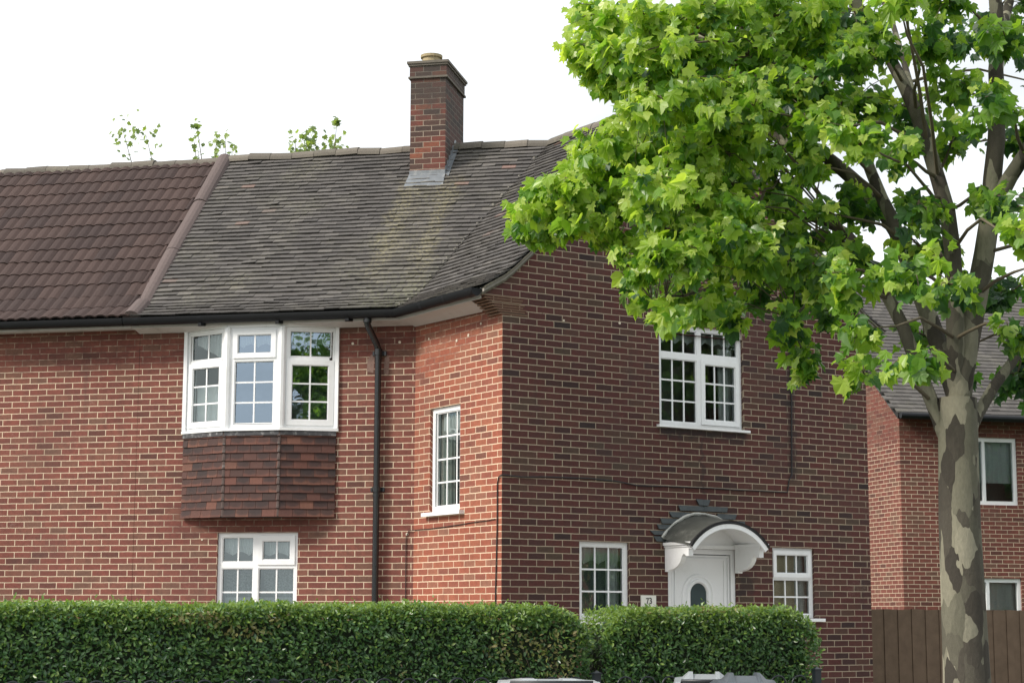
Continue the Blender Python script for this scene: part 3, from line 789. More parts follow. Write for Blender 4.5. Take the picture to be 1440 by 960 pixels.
# ------------------------------------------------------------------ windows
def window(F, u0, u1, z0, z1, bars, lights, label, parent, rec=-.035, jamb=.05, head=.05, foot=.045, glass=None, sill=None, frame=True, name='window'):
    """bars: white members (u0,u1,z0,z1); lights: dicts with rect, sash flag, cols, rows"""
    b = MB()
    dF, dB = rec, rec - .06
    if frame:
        b.box(F, u0, u0 + jamb, dB, dF, z0, z1); b.box(F, u1 - jamb, u1, dB, dF, z0, z1)
        b.box(F, u0 + jamb, u1 - jamb, dB, dF, z1 - head, z1); b.box(F, u0 + jamb, u1 - jamb, dB, dF, z0, z0 + foot)
    for x in bars: b.box(F, x[0], x[1], dB, dF, x[2], x[3])
    fr = b.build(name, M_PVC, parent, bevel=.005, label=label)
    g = MB(); l = MB(); sl_ = MB()
    for L in lights:
        a, c, e, h = L['r']
        if L.get('sash'):
            k = MB(); w_ = L.get('w', .052)
            k.rect_frame(F, a, c, e, h, w_, dF - .045, dF + .016, wb=L.get('wb', w_))
            k.rect_frame(F, a + w_, c - w_, e + L.get('wb', w_), h - w_, .010, dF - .045, dF + .004)
            k.build('sash', M_PVC, fr, bevel=.006)
            a += w_ + .010; c -= w_ + .010; e += L.get('wb', w_) + .010; h -= w_ + .010
            pd = dF - .014
        else:
            k = MB(); k.rect_frame(F, a, c, e, h, .012, dF - .045, dF - .010); k.build('glazing_bead', M_PVC, fr, bevel=.003)
            a += .012; c -= .012; e += .012; h -= .012
            pd = dF - .028
        g.poly([F.p(a, pd, e), F.p(c, pd, e), F.p(c, pd, h), F.p(a, pd, h)], [(a, e), (c, e), (c, h), (a, h)])
        sl_.rect_frame(F, a - .001, c + .001, e - .001, h + .001, .006, pd + .001, pd + .004)
        bw = .0095
        zc_ = L.get('zs') or [e + (h - e) * j / L['rows'] for j in range(1, L['rows'])]
        uc_ = L.get('us') or [a + (c - a) * j / L['cols'] for j in range(1, L['cols'])]
        for u in uc_: l.box(F, u - bw, u + bw, pd + .001, pd + .009, e, h)
        cuts = [a] + [x for u in uc_ for x in (u - bw, u + bw)] + [c]
        for z in zc_:
            for j in range(0, len(cuts), 2): l.box(F, cuts[j], cuts[j + 1], pd + .001, pd + .008, z - bw, z + bw)
    g.build('pane', glass or M_GLASS, fr)
    l.build('glazing_bars', M_PVC, fr)
    sl_.build('seal', M_SEAL, fr)
    if sill:
        s = MB(); s.box(F, sill[0], sill[1], -.03, sill[4] if len(sill) > 4 else .055, sill[2], sill[3]); s.build('sill', M_WHITE, fr, bevel=.006)
    return fr

wb = window(FR, *W_BED, [(2.786, 2.852, 3.917, 5.028), (2.245, 2.786, 4.672, 4.742), (2.852, 3.420, 4.690, 4.752)],
    [dict(r=(2.245, 2.786, 4.742, 5.028), cols=3, rows=1), dict(r=(2.245, 2.786, 3.917, 4.672), cols=3, rows=3),
     dict(r=(2.852, 3.420, 4.752, 5.028), cols=3, rows=1), dict(r=(2.846, 3.430, 3.910, 4.692), sash=True, cols=3, rows=3, w=.056)],
    'upper window with one opening light above the arched canopy', house, sill=(2.15, 3.535, 3.84, 3.868))
window(FR, *W_SMALL, [], [dict(r=(1.093, 1.688, 1.660, 2.428), cols=3, rows=3)], 'single pane window left of the front door', house, foot=.06, sill=(.99, 1.76, 1.555, 1.598))
window(FR, *W_RIGHT, [(3.933, 4.520, 2.095, 2.135)],
    [dict(r=(3.925, 4.528, 2.118, 2.445), sash=True, cols=3, rows=1, w=.05), dict(r=(3.933, 4.520, 1.675, 2.095), cols=3, rows=2)],
    'small two light window right of the front door', house, jamb=.04, head=.04, sill=(3.86, 4.68, 1.590, 1.626))
window(FT, *W_RET, [], [dict(r=(-1.482, -.925, 2.900, 3.998), cols=3, rows=4, us=[-1.27, -1.05])], 'tall narrow window on the short return wall', house, jamb=.06, head=.06, foot=.065, sill=(-1.65, -.79, 2.79, 2.832, .07))
b = MB()
window(FL, *W_LOW, [(-2.010, -1.945, 1.495, 2.580), (-2.413, -2.010, 2.205, 2.278), (-1.945, -1.490, 2.205, 2.26)],
    [dict(r=(-2.413, -2.010, 2.278, 2.580), cols=2, rows=1), dict(r=(-2.413, -2.010, 1.495, 2.205), cols=2, rows=2, zs=[1.918]),
     dict(r=(-1.952, -1.482, 2.245, 2.592), sash=True, cols=2, rows=1, w=.058), dict(r=(-1.945, -1.490, 1.495, 2.205), cols=2, rows=2, zs=[1.918])],
    'ground floor window below the bay', house, sill=(-2.52, -1.38, 1.40, 1.448))

# the bay: three facets over a tile hung apron
BP = [(.985, 0), (1.607, .25), (2.301, .25), (2.923, 0)]
def bay_frames(sh=0.):
    r = []
    for k in range(3):
        o = LP(BP[k + 1][0] + sh, -BP[k + 1][1], 0); e = LP(BP[k][0] + sh, -BP[k][1], 0)
        r.append((Frame(o, e - o), (e - o).length))
    return r
bf = bay_frames()
Fr_, Lr_ = bf[0]; Fm, Lm = bf[1]; Fl_, Ll_ = bf[2]
ZB0, ZB1 = 3.872, 5.10
window(Fr_, .045, Lr_ - .005, ZB0, ZB1, [(.093, .577, 4.690, 4.732)],
    [dict(r=(.095, .600, 4.735, 5.055), cols=2, rows=1), dict(r=(.062, .632, 3.905, 4.700), sash=True, cols=2, rows=3, w=.062)],
    'right facet of the bay window', house, rec=.0, jamb=.052, glass=M_GLASS_BAY, name='bay_window')
window(Fm, .045, Lm - .045, ZB0, ZB1, [(.095, Lm - .095, 4.690, 4.735)],
    [dict(r=(.075, Lm - .075, 4.725, 5.068), sash=True, cols=2, rows=1, w=.055), dict(r=(.095, Lm - .095, 3.925, 4.690), cols=2, rows=3)],
    'middle facet of the bay window', house, rec=.0, jamb=.05, glass=M_GLASS_BAY, name='bay_window')
window(Fl_, .005, Ll_ - .045, ZB0, ZB1, [(.07, .60, 4.690, 4.732)],
    [dict(r=(.070, .612, 4.735, 5.055), cols=2, rows=1), dict(r=(.05, .615, 3.905, 4.700), sash=True, cols=2, rows=3, w=.062)],
    'left facet of the bay window', house, rec=.0, jamb=.052, glass=M_GLASS_SIDE, name='bay_window')
b = MB()
for s, d in BP[1:3]:
    for z0, z1, r in ((ZB0, ZB1, .052),):
        b.tube([LP(s, -d + .012, z0), LP(s, -d + .012, z1)], r, 10)
for s, sg in ((BP[0][0], 1), (BP[3][0], -1)):
    b.box(FL, -s - (.015 if sg > 0 else .03), -s + (.03 if sg > 0 else .015), .001, .035, ZB0, 5.13)
b.build('bay_post', M_PVC, house, bevel=.004)
b = MB()
def bay_ring(off, z):
    return [LP(BP[0][0] - off * .6, 0.0, z), LP(BP[0][0] - off * .6, -BP[0][1] - off * .55, z), LP(BP[1][0] - off * .2, -BP[1][1] - off, z), LP(BP[2][0] + off * .2, -BP[2][1] - off, z), LP(BP[3][0] + off * .6, -BP[3][1] - off * .55, z), LP(BP[3][0] + off * .6, 0, z)]
lo, hi = bay_ring(.06, 3.838), bay_ring(.06, 3.868)
b.poly(hi); b.poly(lo)
for k in range(5): b.poly([lo[k], lo[k + 1], hi[k + 1], hi[k]])
b.build('bay_sill', M_WHITE, house, bevel=.005)
b = MB()
lo, hi = bay_ring(.01, ZB1 + .003), bay_ring(.01, 5.152)
b.poly(lo)
for k in range(5): b.poly([lo[k], lo[k + 1], hi[k + 1], hi[k]])
b.build('bay_head', M_WHITE, house)
# hung tiles
b = MB(); bb = MB()
for F, Ln in bf:
    bb.poly([F.p(0, -.003, 2.82), F.p(Ln, -.003, 2.82), F.p(Ln, -.003, 3.84), F.p(0, -.003, 3.84)])
    rows = 11
    for i in range(rows):
        z0 = 2.807 + i * .096; z1 = min(z0 + .128, 3.842)
        off = (i % 2) * .083
        k = -1
        while True:
            xa = max(0, k * .166 + off + .002); xb = min(Ln, (k + 1) * .166 + off - .002); k += 1
            if xa >= Ln: break
            if xb - xa < .012: continue
            j0, j1 = random.gauss(0, .0013), random.gauss(0, .0013); jz = random.gauss(0, .0012)
            fl = .012 if i == 0 else 0
            c = []
            for (z, dd, th) in ((z0 + jz, .022 + fl, .014), (z1, .002, .012)):
                pass
            c = [F.p(xa, .036 + fl + j0, z0 + jz), F.p(xb, .036 + fl + j1, z0 + jz), F.p(xb, .020 + fl + j1, z0 + jz), F.p(xa, .020 + fl + j0, z0 + jz),
                 F.p(xa, .016, z1), F.p(xb, .016, z1), F.p(xb, .001, z1), F.p(xa, .001, z1)]
            w0 = (xa - (k * .166 - .166 + off)) / .166; w1 = (xb - (k * .166 - .166 + off)) / .166
            uv = [(w0, 0), (w1, 0), (w1, 0), (w0, 0), (w0, 1.3), (w1, 1.3), (w1, 1.3), (w0, 1.3)]
            b.hexa(c, 0, uv)
lo = bay_ring(-.002, 2.812); bb.poly(lo)
ap = b.build('hung_tile_apron', M_HUNG, house)
bb.build('apron_boarding', M_DECK, ap)
M_CORNER = plain('grey_corner_tile', (.085, .062, .056), .85, .4, 20, .3, .004, dirt=((.30, .29, .28), 9, .7))
for s, d in BP[1:3]:
    b = MB()
    for i in range(11):
        z0 = 2.807 + i * .096
        b.tube([LP(s, -d - .022, z0 + .002), LP(s, -d - .006, z0 + .097)], [.026, .022], 7)
    b.build('corner_tile', M_CORNER, ap)
b = MB()
for F, Ln in bf:
    b.box(F, 0.001, Ln - .001, .001, .043, 3.782, 3.832)
b.build('apron_flashing', plain('sooty_lead', (.05, .05, .055), .6, .5, 9, .4, .004, dirt=((.42, .42, .42), 11, .8)), ap)

# ------------------------------------------------------------------ curtains and blinds behind the glass
def curtain(F, u0, u1, z0, z1, label, m, d=-.17, scal=0., sc_w=.2, folds=9, amp=.012, top=None, drape=None, name='net_curtain', group='net curtains behind the windows'):
    b = MB(); b.smooth = True
    n = 60; rows = []
    for j in range(9):
        t = j / 8; row = []
        for i in range(n + 1):
            f = i / n; u = u0 + (u1 - u0) * f
            lo = z0 + (scal * abs(math.cos(math.pi * (u - u0) / sc_w)) if scal else 0)
            if drape: lo += drape(f)
            z = z1 + (lo - z1) * t
            row.append(F.p(u, d + amp * math.sin(f * folds * 2 * math.pi + .6 * math.sin(f * 17)), z))
        rows.append(row)
    b.grid(rows)
    o = b.build(name, m); return tag(o, label, 'curtain' if name != 'roller_blind' else 'blind', group)
curtain(FR, 2.23, 3.43, 4.86, 5.03, 'grey scalloped valance across the top of the upper gable window', M_NET, scal=.05, sc_w=.19, d=-.108)
curtain(FR, 3.19, 3.44, 3.90, 4.86, 'pale hanging net at the right side of the upper gable window', M_LACE, d=-.14, folds=4, amp=.015)
curtain(FR, 1.08, 1.70, 2.22, 2.43, 'scalloped valance at the top of the window left of the front door', M_NET, scal=.05, sc_w=.2, d=-.108)
curtain(FR, 1.50, 1.70, 1.62, 2.3, 'narrow light net at the right of the window beside the number plate', M_LACE, d=-.14, folds=4, amp=.012)
curtain(FR, 1.08, 1.52, 1.62, 2.3, 'dark sheer net across the left of the window beside the number plate', lace_mat('dark_sheer', (.20, .24, .24), .8), d=-.15, folds=3, amp=.01)
curtain(FR, 3.92, 4.335, 1.66, 2.46, 'beige blind covering the left part of the window right of the door', M_BLIND, d=-.12, folds=1, amp=.0, name='roller_blind', group=None)
curtain(FR, 4.345, 4.54, 1.66, 2.46, 'grey net beside the beige blind right of the door', M_NET, d=-.13, folds=2, amp=.006)
curtain(FT, -1.42, -.98, 3.74, 4.01, 'white lace valance in the tall window of the return wall', M_LACE, scal=.05, sc_w=.18, d=-.105)
curtain(FT, -1.75, -1.22, 2.80, 4.02, 'pleated grey green curtain filling the left of the tall return window', lace_mat('grey_green_net', (.40, .45, .42), .95), d=-.13, folds=7, amp=.012)
curtain(FL, -2.42, -1.98, 2.36, 2.60, 'scalloped lace valance in the upper left light of the ground floor window below the bay', M_LACE, scal=.045, sc_w=.21, d=-.14)
curtain(FL, -1.96, -1.46, 2.35, 2.60, 'lace valance behind the small opening light of the ground floor window below the bay', M_LACE, scal=.04, sc_w=.24, d=-.14)
curtain(FL, -2.42, -1.46, 1.46, 1.86, 'gathered grey net along the bottom of the ground floor window below the bay', M_NET, folds=13, amp=.02, d=-.2)
curtain(FL, -2.43, -2.02, 1.5, 2.18, 'swagged net drawn into an arch in the ground floor window below the bay', lace_mat('grey_swag', (.42, .47, .47), .45), d=-.27, folds=6, amp=.025, drape=lambda f: .42 * (1 - (2 * f - 1) ** 2))
curtain(FL, -1.95, -1.47, 1.5, 2.2, 'net pulled up diagonally in the right half of the window below the bay', lace_mat('pale_swag', (.46, .50, .50), .5), d=-.26, folds=4, amp=.02, drape=lambda f: .5 * (1 - f))
curtain(Fr_, .08, .62, 4.86, 5.06, 'scalloped lace valance behind the right facet of the bay', M_LACE, scal=.045, sc_w=.19, d=-.072)
curtain(Fm, .08, Lm - .08, 4.86, 5.06, 'scalloped lace valance behind the middle facet of the bay', M_LACE, scal=.045, sc_w=.19, d=-.072)
curtain(Fl_, .08, .60, 4.70, 5.06, 'white lace gathered up behind the top of the left bay facet', M_LACE, d=-.10, folds=5, drape=lambda f: .25 * (1 - f))
curtain(Fl_, .08, .58, 3.90, 4.42, 'bright white cloth heaped behind the lower left bay facet', plain('white_cloth', (.82, .83, .84), .8), d=-.11, folds=3, amp=.025, drape=None)

# ------------------------------------------------------------------ front door and canopy
b = MB()
b.box(FR, 2.298, 2.362, -.10, -.02, .25, 2.43); b.box(FR, 3.256, 3.320, -.10, -.02, .25, 2.43); b.box(FR, 2.362, 3.256, -.10, -.02, 2.372, 2.43)
b.box(FR, 2.37, 3.248, -.10, -.055, .28, 2.364)
door = b.build('front_door', M_PVC, house, bevel=.006, label='white panelled front door with an oval glazed light')
b = MB()
b.rect_frame(FR, 2.43, 3.19, .36, 2.325, .022, -.0545, -.040)
b.rect_frame(FR, 2.376, 3.242, .29, 2.358, .018, -.0545, -.034)
CX = 2.778
def arch(r, ztop, zbot, n=22):
    c = ztop - r; c2 = zbot + r
    return [(CX - r, c2)] + [(CX + r * math.cos(math.pi - math.pi * j / n), c + r * math.sin(math.pi * j / n)) for j in range(n + 1)] + [(CX + r * math.cos(-math.pi * j / n), c2 - r * math.sin(math.pi * j / n)) for j in range(1, n)]
prof = [(.243, 2.138, -.0545), (.236, 2.131, -.036), (.215, 2.112, -.032), (.198, 2.097, -.046), (.180, 2.081, -.046), (.168, 2.070, -.026), (.140, 2.046, -.022), (.124, 2.033, -.036), (.120, 2.031, -.054)]
rows = []
for r, zt, d in prof:
    rows.append([FR.p(u, d, z) for u, z in arch(r, zt, 1.0 - (zt - 2.031))])
b.grid(rows, closed=True)
b.build('moulding', M_PVC, door, smooth=False)
b = MB(); b.poly([FR.p(u, -.0475, z) for u, z in arch(.1215, 2.032, 1.0)]); b.build('glass_light', M_GLASS_DOOR, door)
b = MB(); b.box(FR, 2.40, 2.45, -.054, -.02, 1.22, 1.46); b.tube([FR.p(2.425, -.0, 1.36), FR.p(2.425, -.0, 1.36) + V((.12, 0, 0))], .009, 8); b.build('handle', plain('brass', (.5, .4, .15), .3, metal=.9), door)
b = MB(); b.box(FR, 2.2, 3.42, .003, .45, .02, .20); b.build('doorstep', M_MORTAR, house, bevel=.01)

can = MB()
def arc(hw, zend, rise, n=24, grow=0):
    R_ = (hw * hw + rise * rise) / (2 * rise); c = zend + rise - R_; a = math.asin(min(1, hw / R_))
    return [((R_ + grow) * math.sin(-a + 2 * a * j / n), c + (R_ + grow) * math.cos(-a + 2 * a * j / n)) for j in range(n + 1)]
PXC = 2.795
bk = [arc(.585, 2.535, .285, grow=g) for g in (.0, -.03)]; fk = [arc(.592, 2.445, .29, grow=g) for g in (.0, -.022, -.026, -.075)]
def lift(pts, d): return [FR.p(PXC + x, d, z) for x, z in pts]
can.smooth = True
top_b = lift(arc(.585, 2.535, .285, grow=.006), .004); top_f = lift(fk[0], .545)
mid = [[b_ * (1 - t) + f_ * t for b_, f_ in zip(top_b, top_f)] for t in (0, .33, .66, 1)]
can.grid(mid)
canopy = can.build('door_canopy', M_FELT, house, label='arched door canopy with grey felt roof and white soffit')
b = MB()
b.grid([lift(fk[0], .549), lift(arc(.592, 2.445, .29, grow=-.030), .549)])          # dark rim
b.grid([lift(arc(.592, 2.445, .29, grow=.004), .549), lift(arc(.592, 2.445, .29, grow=.004), .49)])
b.build('canopy_rim', plain('black_felt_edge', (.012, .012, .013), .8), canopy)
b = MB(); b.smooth = False
g0, g1 = -.031, -.085
b.grid([lift(arc(.592, 2.445, .29, grow=g0), .543), lift(arc(.592, 2.445, .29, grow=g1), .543)])
b.grid([lift(arc(.592, 2.445, .29, grow=g1), .543), lift(arc(.592, 2.445, .29, grow=g1), .515), lift(arc(.592, 2.445, .29, grow=g1 + .025), .515), lift(arc(.585, 2.505, .285, grow=-.05), .006)])
pts = lift(arc(.585, 2.505, .285, grow=-.04), .006)
b.poly(pts + [FR.p(3.30, .006, 2.432), FR.p(2.30, .006, 2.432)])
b.box(FR, 2.30, 3.30, .007, .03, 2.455, 2.475)
b.build('canopy_soffit', M_WHITE, canopy)
prof = [(0, 2.155), (.055, 2.155), (.06, 2.172), (.11, 2.180), (.17, 2.192), (.23, 2.218), (.275, 2.252), (.305, 2.292), (.318, 2.33), (.345, 2.352), (.375, 2.348), (.395, 2.330), (.445, 2.330), (.445, 2.432), (0, 2.432)]
for u0, u1 in ((2.252, 2.318), (3.302, 3.368)):
    b = MB()
    A_ = [FR.p(u0, .004 + d, z) for d, z in prof]; B_ = [FR.p(u1, .004 + d, z) for d, z in prof]
    b.poly(A_); b.poly(B_[::-1])
    for k in range(len(prof)): k2 = (k + 1) % len(prof); b.poly([A_[k], A_[k2], B_[k2], B_[k]])
    b.box(FR, u0 - .012, u1 + .012, .004, .475, 2.433, 2.455); b.box(FR, u0 - .03, u1 + .03, .004, .515, 2.456, 2.490)
    b.build('bracket', M_WHITE, canopy, bevel=.004)
# slips of slate laid in steps over the canopy
b = MB()
cxs = 2.825
for zt, zb, uo_t, uo_b, lo_ in ((3.018, 2.945, 2.715, 2.76, None), (2.937, 2.874, 2.45, 2.475, None), (2.852, 2.787, 2.312, 2.352, 2.55), (2.773, 2.712, 2.187, 2.205, 2.42), (2.703, 2.645, 2.134, 2.160, 2.34), (2.632, 2.583, 2.030, 2.09, 2.26), (2.566, 2.505, 2.081, 2.125, 2.215)):
    for sg in (1, -1):
        mx = lambda u: u if sg > 0 else 2 * cxs - u
        xx = min((abs(z_ - zb), x_) for x_, z_ in arc(.585, 2.54, .285, n=80) if x_ <= 0)[1]
        end = cxs if zb > 2.79 else PXC + xx + .05
        j = random.uniform(-.006, .006)
        c = [FR.p(mx(uo_b), .026, zb + j), FR.p(mx(end), .026, zb + j), FR.p(mx(end), .004, zb + j), FR.p(mx(uo_b), .004, zb + j),
             FR.p(mx(uo_t), .016, zt + j), FR.p(mx(end), .016, zt + j), FR.p(mx(end), .003, zt + j), FR.p(mx(uo_t), .003, zt + j)]
        b.hexa(c)
        pass
b.build('slate_flashing', M_SLATE, canopy, bevel=.003)
b = MB()
pts_ = arc(.585, 2.545, .285, grow=.012)
b.tube([FR.p(PXC + x, .02 + random.uniform(-.004, .004), z + random.uniform(-.006, .006)) for x, z in pts_], [random.uniform(.012, .022) for _ in pts_], 6)
b.build('mortar_fillet', plain('pale_fillet', (.42, .42, .39), .9, .4, 20, .2, .006), canopy)

# ------------------------------------------------------------------ number plate, cables, vent
b = MB(); b.box(FR, 1.895, 2.109, .004, .018, 1.750, 1.882)
sign = b.build('house_number_sign', plain('cream_plate', (.72, .71, .66), .35, .06), bevel=.004)
tag(sign, 'small white house number plate reading 73 on the brick left of the door', 'sign')
cu = bpy.data.curves.new('numerals', 'FONT'); cu.body = '73'; cu.size = .100; cu.extrude = .0012; cu.align_x = 'CENTER'; cu.align_y = 'CENTER'; cu.offset = .0012
cu.materials.append(plain('black_numeral', (.012, .012, .012), .4))
tf = bpy.data.objects.new('numeral_text', cu); COL.objects.link(tf); bpy.context.view_layer.update()
me_ = bpy.data.meshes.new_from_object(tf.evaluated_get(bpy.context.evaluated_depsgraph_get())); bpy.data.objects.remove(tf)
t = bpy.data.objects.new('numerals', me_); COL.objects.link(t); t.parent = sign
t.location = FR.p(2.006, .0195, 1.815); t.rotation_euler = (rad(90), rad(-4), 0); t.scale = (.92, 1, 1)
def cable(pts, name='cable', r=.009):
    P = [V(p) for p in pts]; out = []
    for k in range(len(P) - 1):
        n = max(2, int((P[k + 1] - P[k]).length / .15))
        for j in range(n):
            t = j / n; p = P[k].lerp(P[k + 1], t)
            out.append(p + V((0, 0, .006 * noise.noise(p * 2.2))))
    out.append(P[-1])
    b = MB(); b.smooth = True; b.tube(out, r, 6); return b.build(name, M_CABLE, house)
cable([FT.p(-.105, .012, .10), FT.p(-.10, .012, 1.9), FT.p(-.072, .013, 2.6), FT.p(-.070, .013, 3.08), FT.p(-.045, .014, 3.155), (-.012, .0, 3.178), (.02, -.012, 3.183), FR.p(.25, .012, 3.17), FR.p(.6, .012, 3.185), FR.p(1.2, .012, 3.190), FR.p(1.55, .012, 3.178),
       FR.p(1.86, .012, 3.140), FR.p(2.4, .012, 3.148), FR.p(3.2, .012, 3.150), FR.p(4.14, .012, 3.150), FR.p(4.17, .012, 3.30), FR.p(4.215, .012, 3.36), FR.p(4.235, .012, 4.3), FR.p(4.22, .012, 4.98)], r=.0075)
cable([FL.p(-.085, .010, .1), FL.p(-.09, .010, 2.56), FL.p(-.06, .011, 2.635), FT.p(-LR + .03, .012, 2.645), FT.p(-1.2, .010, 2.655), FT.p(-.6, .010, 2.68), FT.p(-.12, .010, 2.70)], r=.0045)
b = MB(); b.smooth = True; b.tube([FR.p(4.19, .05, 4.98), FR.p(4.19, .05, 5.45), FR.p(4.19, -.02, 5.5)], .03, 10); b.build('vent_pipe', M_PIPE, house)

# ------------------------------------------------------------------ the neighbour's half of the terrace
nb = thing('terraced_house', 'neighbouring brick terraced house with dark red interlocking tiles at the left edge', 'house', (0, 0, 0))
PE = 9.2
b = MB(); wall_cells(b, FL, -PE, -PARTY - .004, BASE, 5.16, [(-6.6, -5.5, 1.45, 2.63)])
b.poly([LP(PE, 0, BASE), LP(PE, 5.5, BASE), LP(PE, 5.5, 5.2), LP(PE, JX, 7.9), LP(PE, 0, 5.2)], [(0, 0), (5.5, 0), (5.5, 5.2), (2.7, 7.9), (0, 5.2)])
b.poly([LP(PARTY, 5.5, BASE), LP(PE, 5.5, BASE), LP(PE, 5.5, 5.2), LP(PARTY, 5.5, 5.2)], [(0, 0), (5.5, 0), (5.5, 5.2), (0, 5.2)])
b.build('wall', [M_BRICK_L, M_DARK], nb)
b = MB(); lay_tiles(b, LE, LD, LB, PARTY + .02, PE, gauge=.30, width=.30, thick=.02, lift=.012, jit=.003, roll=True)
b.build('roof', M_TILE_N, nb, smooth=False)
b = MB(); strip(LE, LD, LB, lambda r: PARTY, lambda r: PE)
b.poly([LP(PARTY, JX, RIDGE), LP(PE, JX, RIDGE), LP(PE, 5.8, EZ), LP(PARTY, 5.8, EZ)]); b.build('roof_boarding', M_DECK, nb)
b = MB(); ridge_run(b, LP(PARTY + .06, JX, RIDGE - .03), LP(PE, JX, RIDGE - .03)); b.build('ridge', M_RIDGE, nb)
b = MB(); b.smooth = True; gutter(b, [LP(PE, -gofs, 0), LP(PARTY + .07, -gofs, 0)], 5.235); b.build('gutter', M_GUTTER, nb)
b = MB(); b.poly([LP(PARTY, 0, 5.155), LP(PE, 0, 5.155), LP(PE, -EAV, 5.155), LP(PARTY, -EAV, 5.155)]); b.poly([LP(PARTY, -EAV, 5.13), LP(PE, -EAV, 5.13), LP(PE, -EAV, 5.25), LP(PARTY, -EAV, 5.25)]); b.build('soffit', M_SOFFIT, nb)
window(FL, -6.6, -5.5, 1.45, 2.63, [(-6.08, -6.02, 1.495, 2.58)], [dict(r=(-6.55, -6.08, 1.495, 2.58), cols=2, rows=3), dict(r=(-6.02, -5.55, 1.495, 2.58), cols=2, rows=3)], None, nb)

# ------------------------------------------------------------------ foliage
def leaf_shape(kind):
    if kind == 'plane':
        half = [(-72, .22), (-42, .55), (-15, .56), (6, .76), (22, .68), (35, .58), (48, .88), (56, .88), (65, .68), (73, .64), (80, .78), (90, 1.05)]
        pts = [(r * math.cos(rad(a)), r * math.sin(rad(a))) for a, r in half]
        full = pts + [(-x, y) for x, y in reversed(pts[:-1])]
        return full
    return [(0, 0), (.2, .28), (.22, .6), (0, 1), (-.22, .6), (-.2, .28)]
class Leaves:
    def __init__(s): s.v = []; s.f = []; s.t = []
    def add(s, p, tip, nrm, size, tint, shape, fold=.18, droop=.25):
        tip = (tip - nrm * tip.dot(nrm)).normalized(); side = tip.cross(nrm)
        i = len(s.v)
        def P(x, y):
            h = abs(x) * fold - droop * (x * x + y * y) * .6
            return p + (side * x + tip * y + nrm * h) * size
        if shape is OV:
            s.v += [P(x, y) for x, y in OV]
            s.f += [(i, i + 1, i + 2, i + 3), (i, i + 3, i + 4, i + 5)]
            s.t += [tint] * 2
        else:
            s.v.append(P(0, 0)); s.v += [P(x, y) for x, y in shape]
            n = len(shape)
            for k in range(n): s.f.append((i, i + 1 + k, i + 1 + (k + 1) % n)); s.t.append(tint)
    def build(s, name, m, parent=None):
        me = bpy.data.meshes.new(name); me.from_pydata([tuple(x) for x in s.v], [], s.f); me.materials.append(m)
        a = me.attributes.new('tint', 'FLOAT', 'FACE'); a.data.foreach_set('value', s.t)
        o = bpy.data.objects.new(name, me); COL.objects.link(o)
        if parent is not None:
            o.parent = parent; o.location = -V(parent.location)
        return o
PLN = leaf_shape('plane')
PL2 = [(.10, -.18), (.42, -.30), (.50, -.06), (.92, .04), (.70, .30), (.74, .62), (.44, .60), (.30, .84), (0, 1.12), (-.22, .80), (-.50, .66), (-.66, .70), (-.66, .26), (-.88, -.02), (-.52, -.10), (-.40, -.34), (-.12, -.20)]
PL3 = [(.06, -.10), (.34, -.12), (.56, .10), (.60, .40), (.52, .66), (.30, .66), (.16, .86), (0, 1.0), (-.20, .84), (-.34, .62), (-.58, .60), (-.56, .30), (-.50, .05), (-.30, -.14), (-.08, -.10)]
OV = leaf_shape('oval')
rv = lambda k=1.: V((random.gauss(0, 1), random.gauss(0, 1), random.gauss(0, 1))) * k

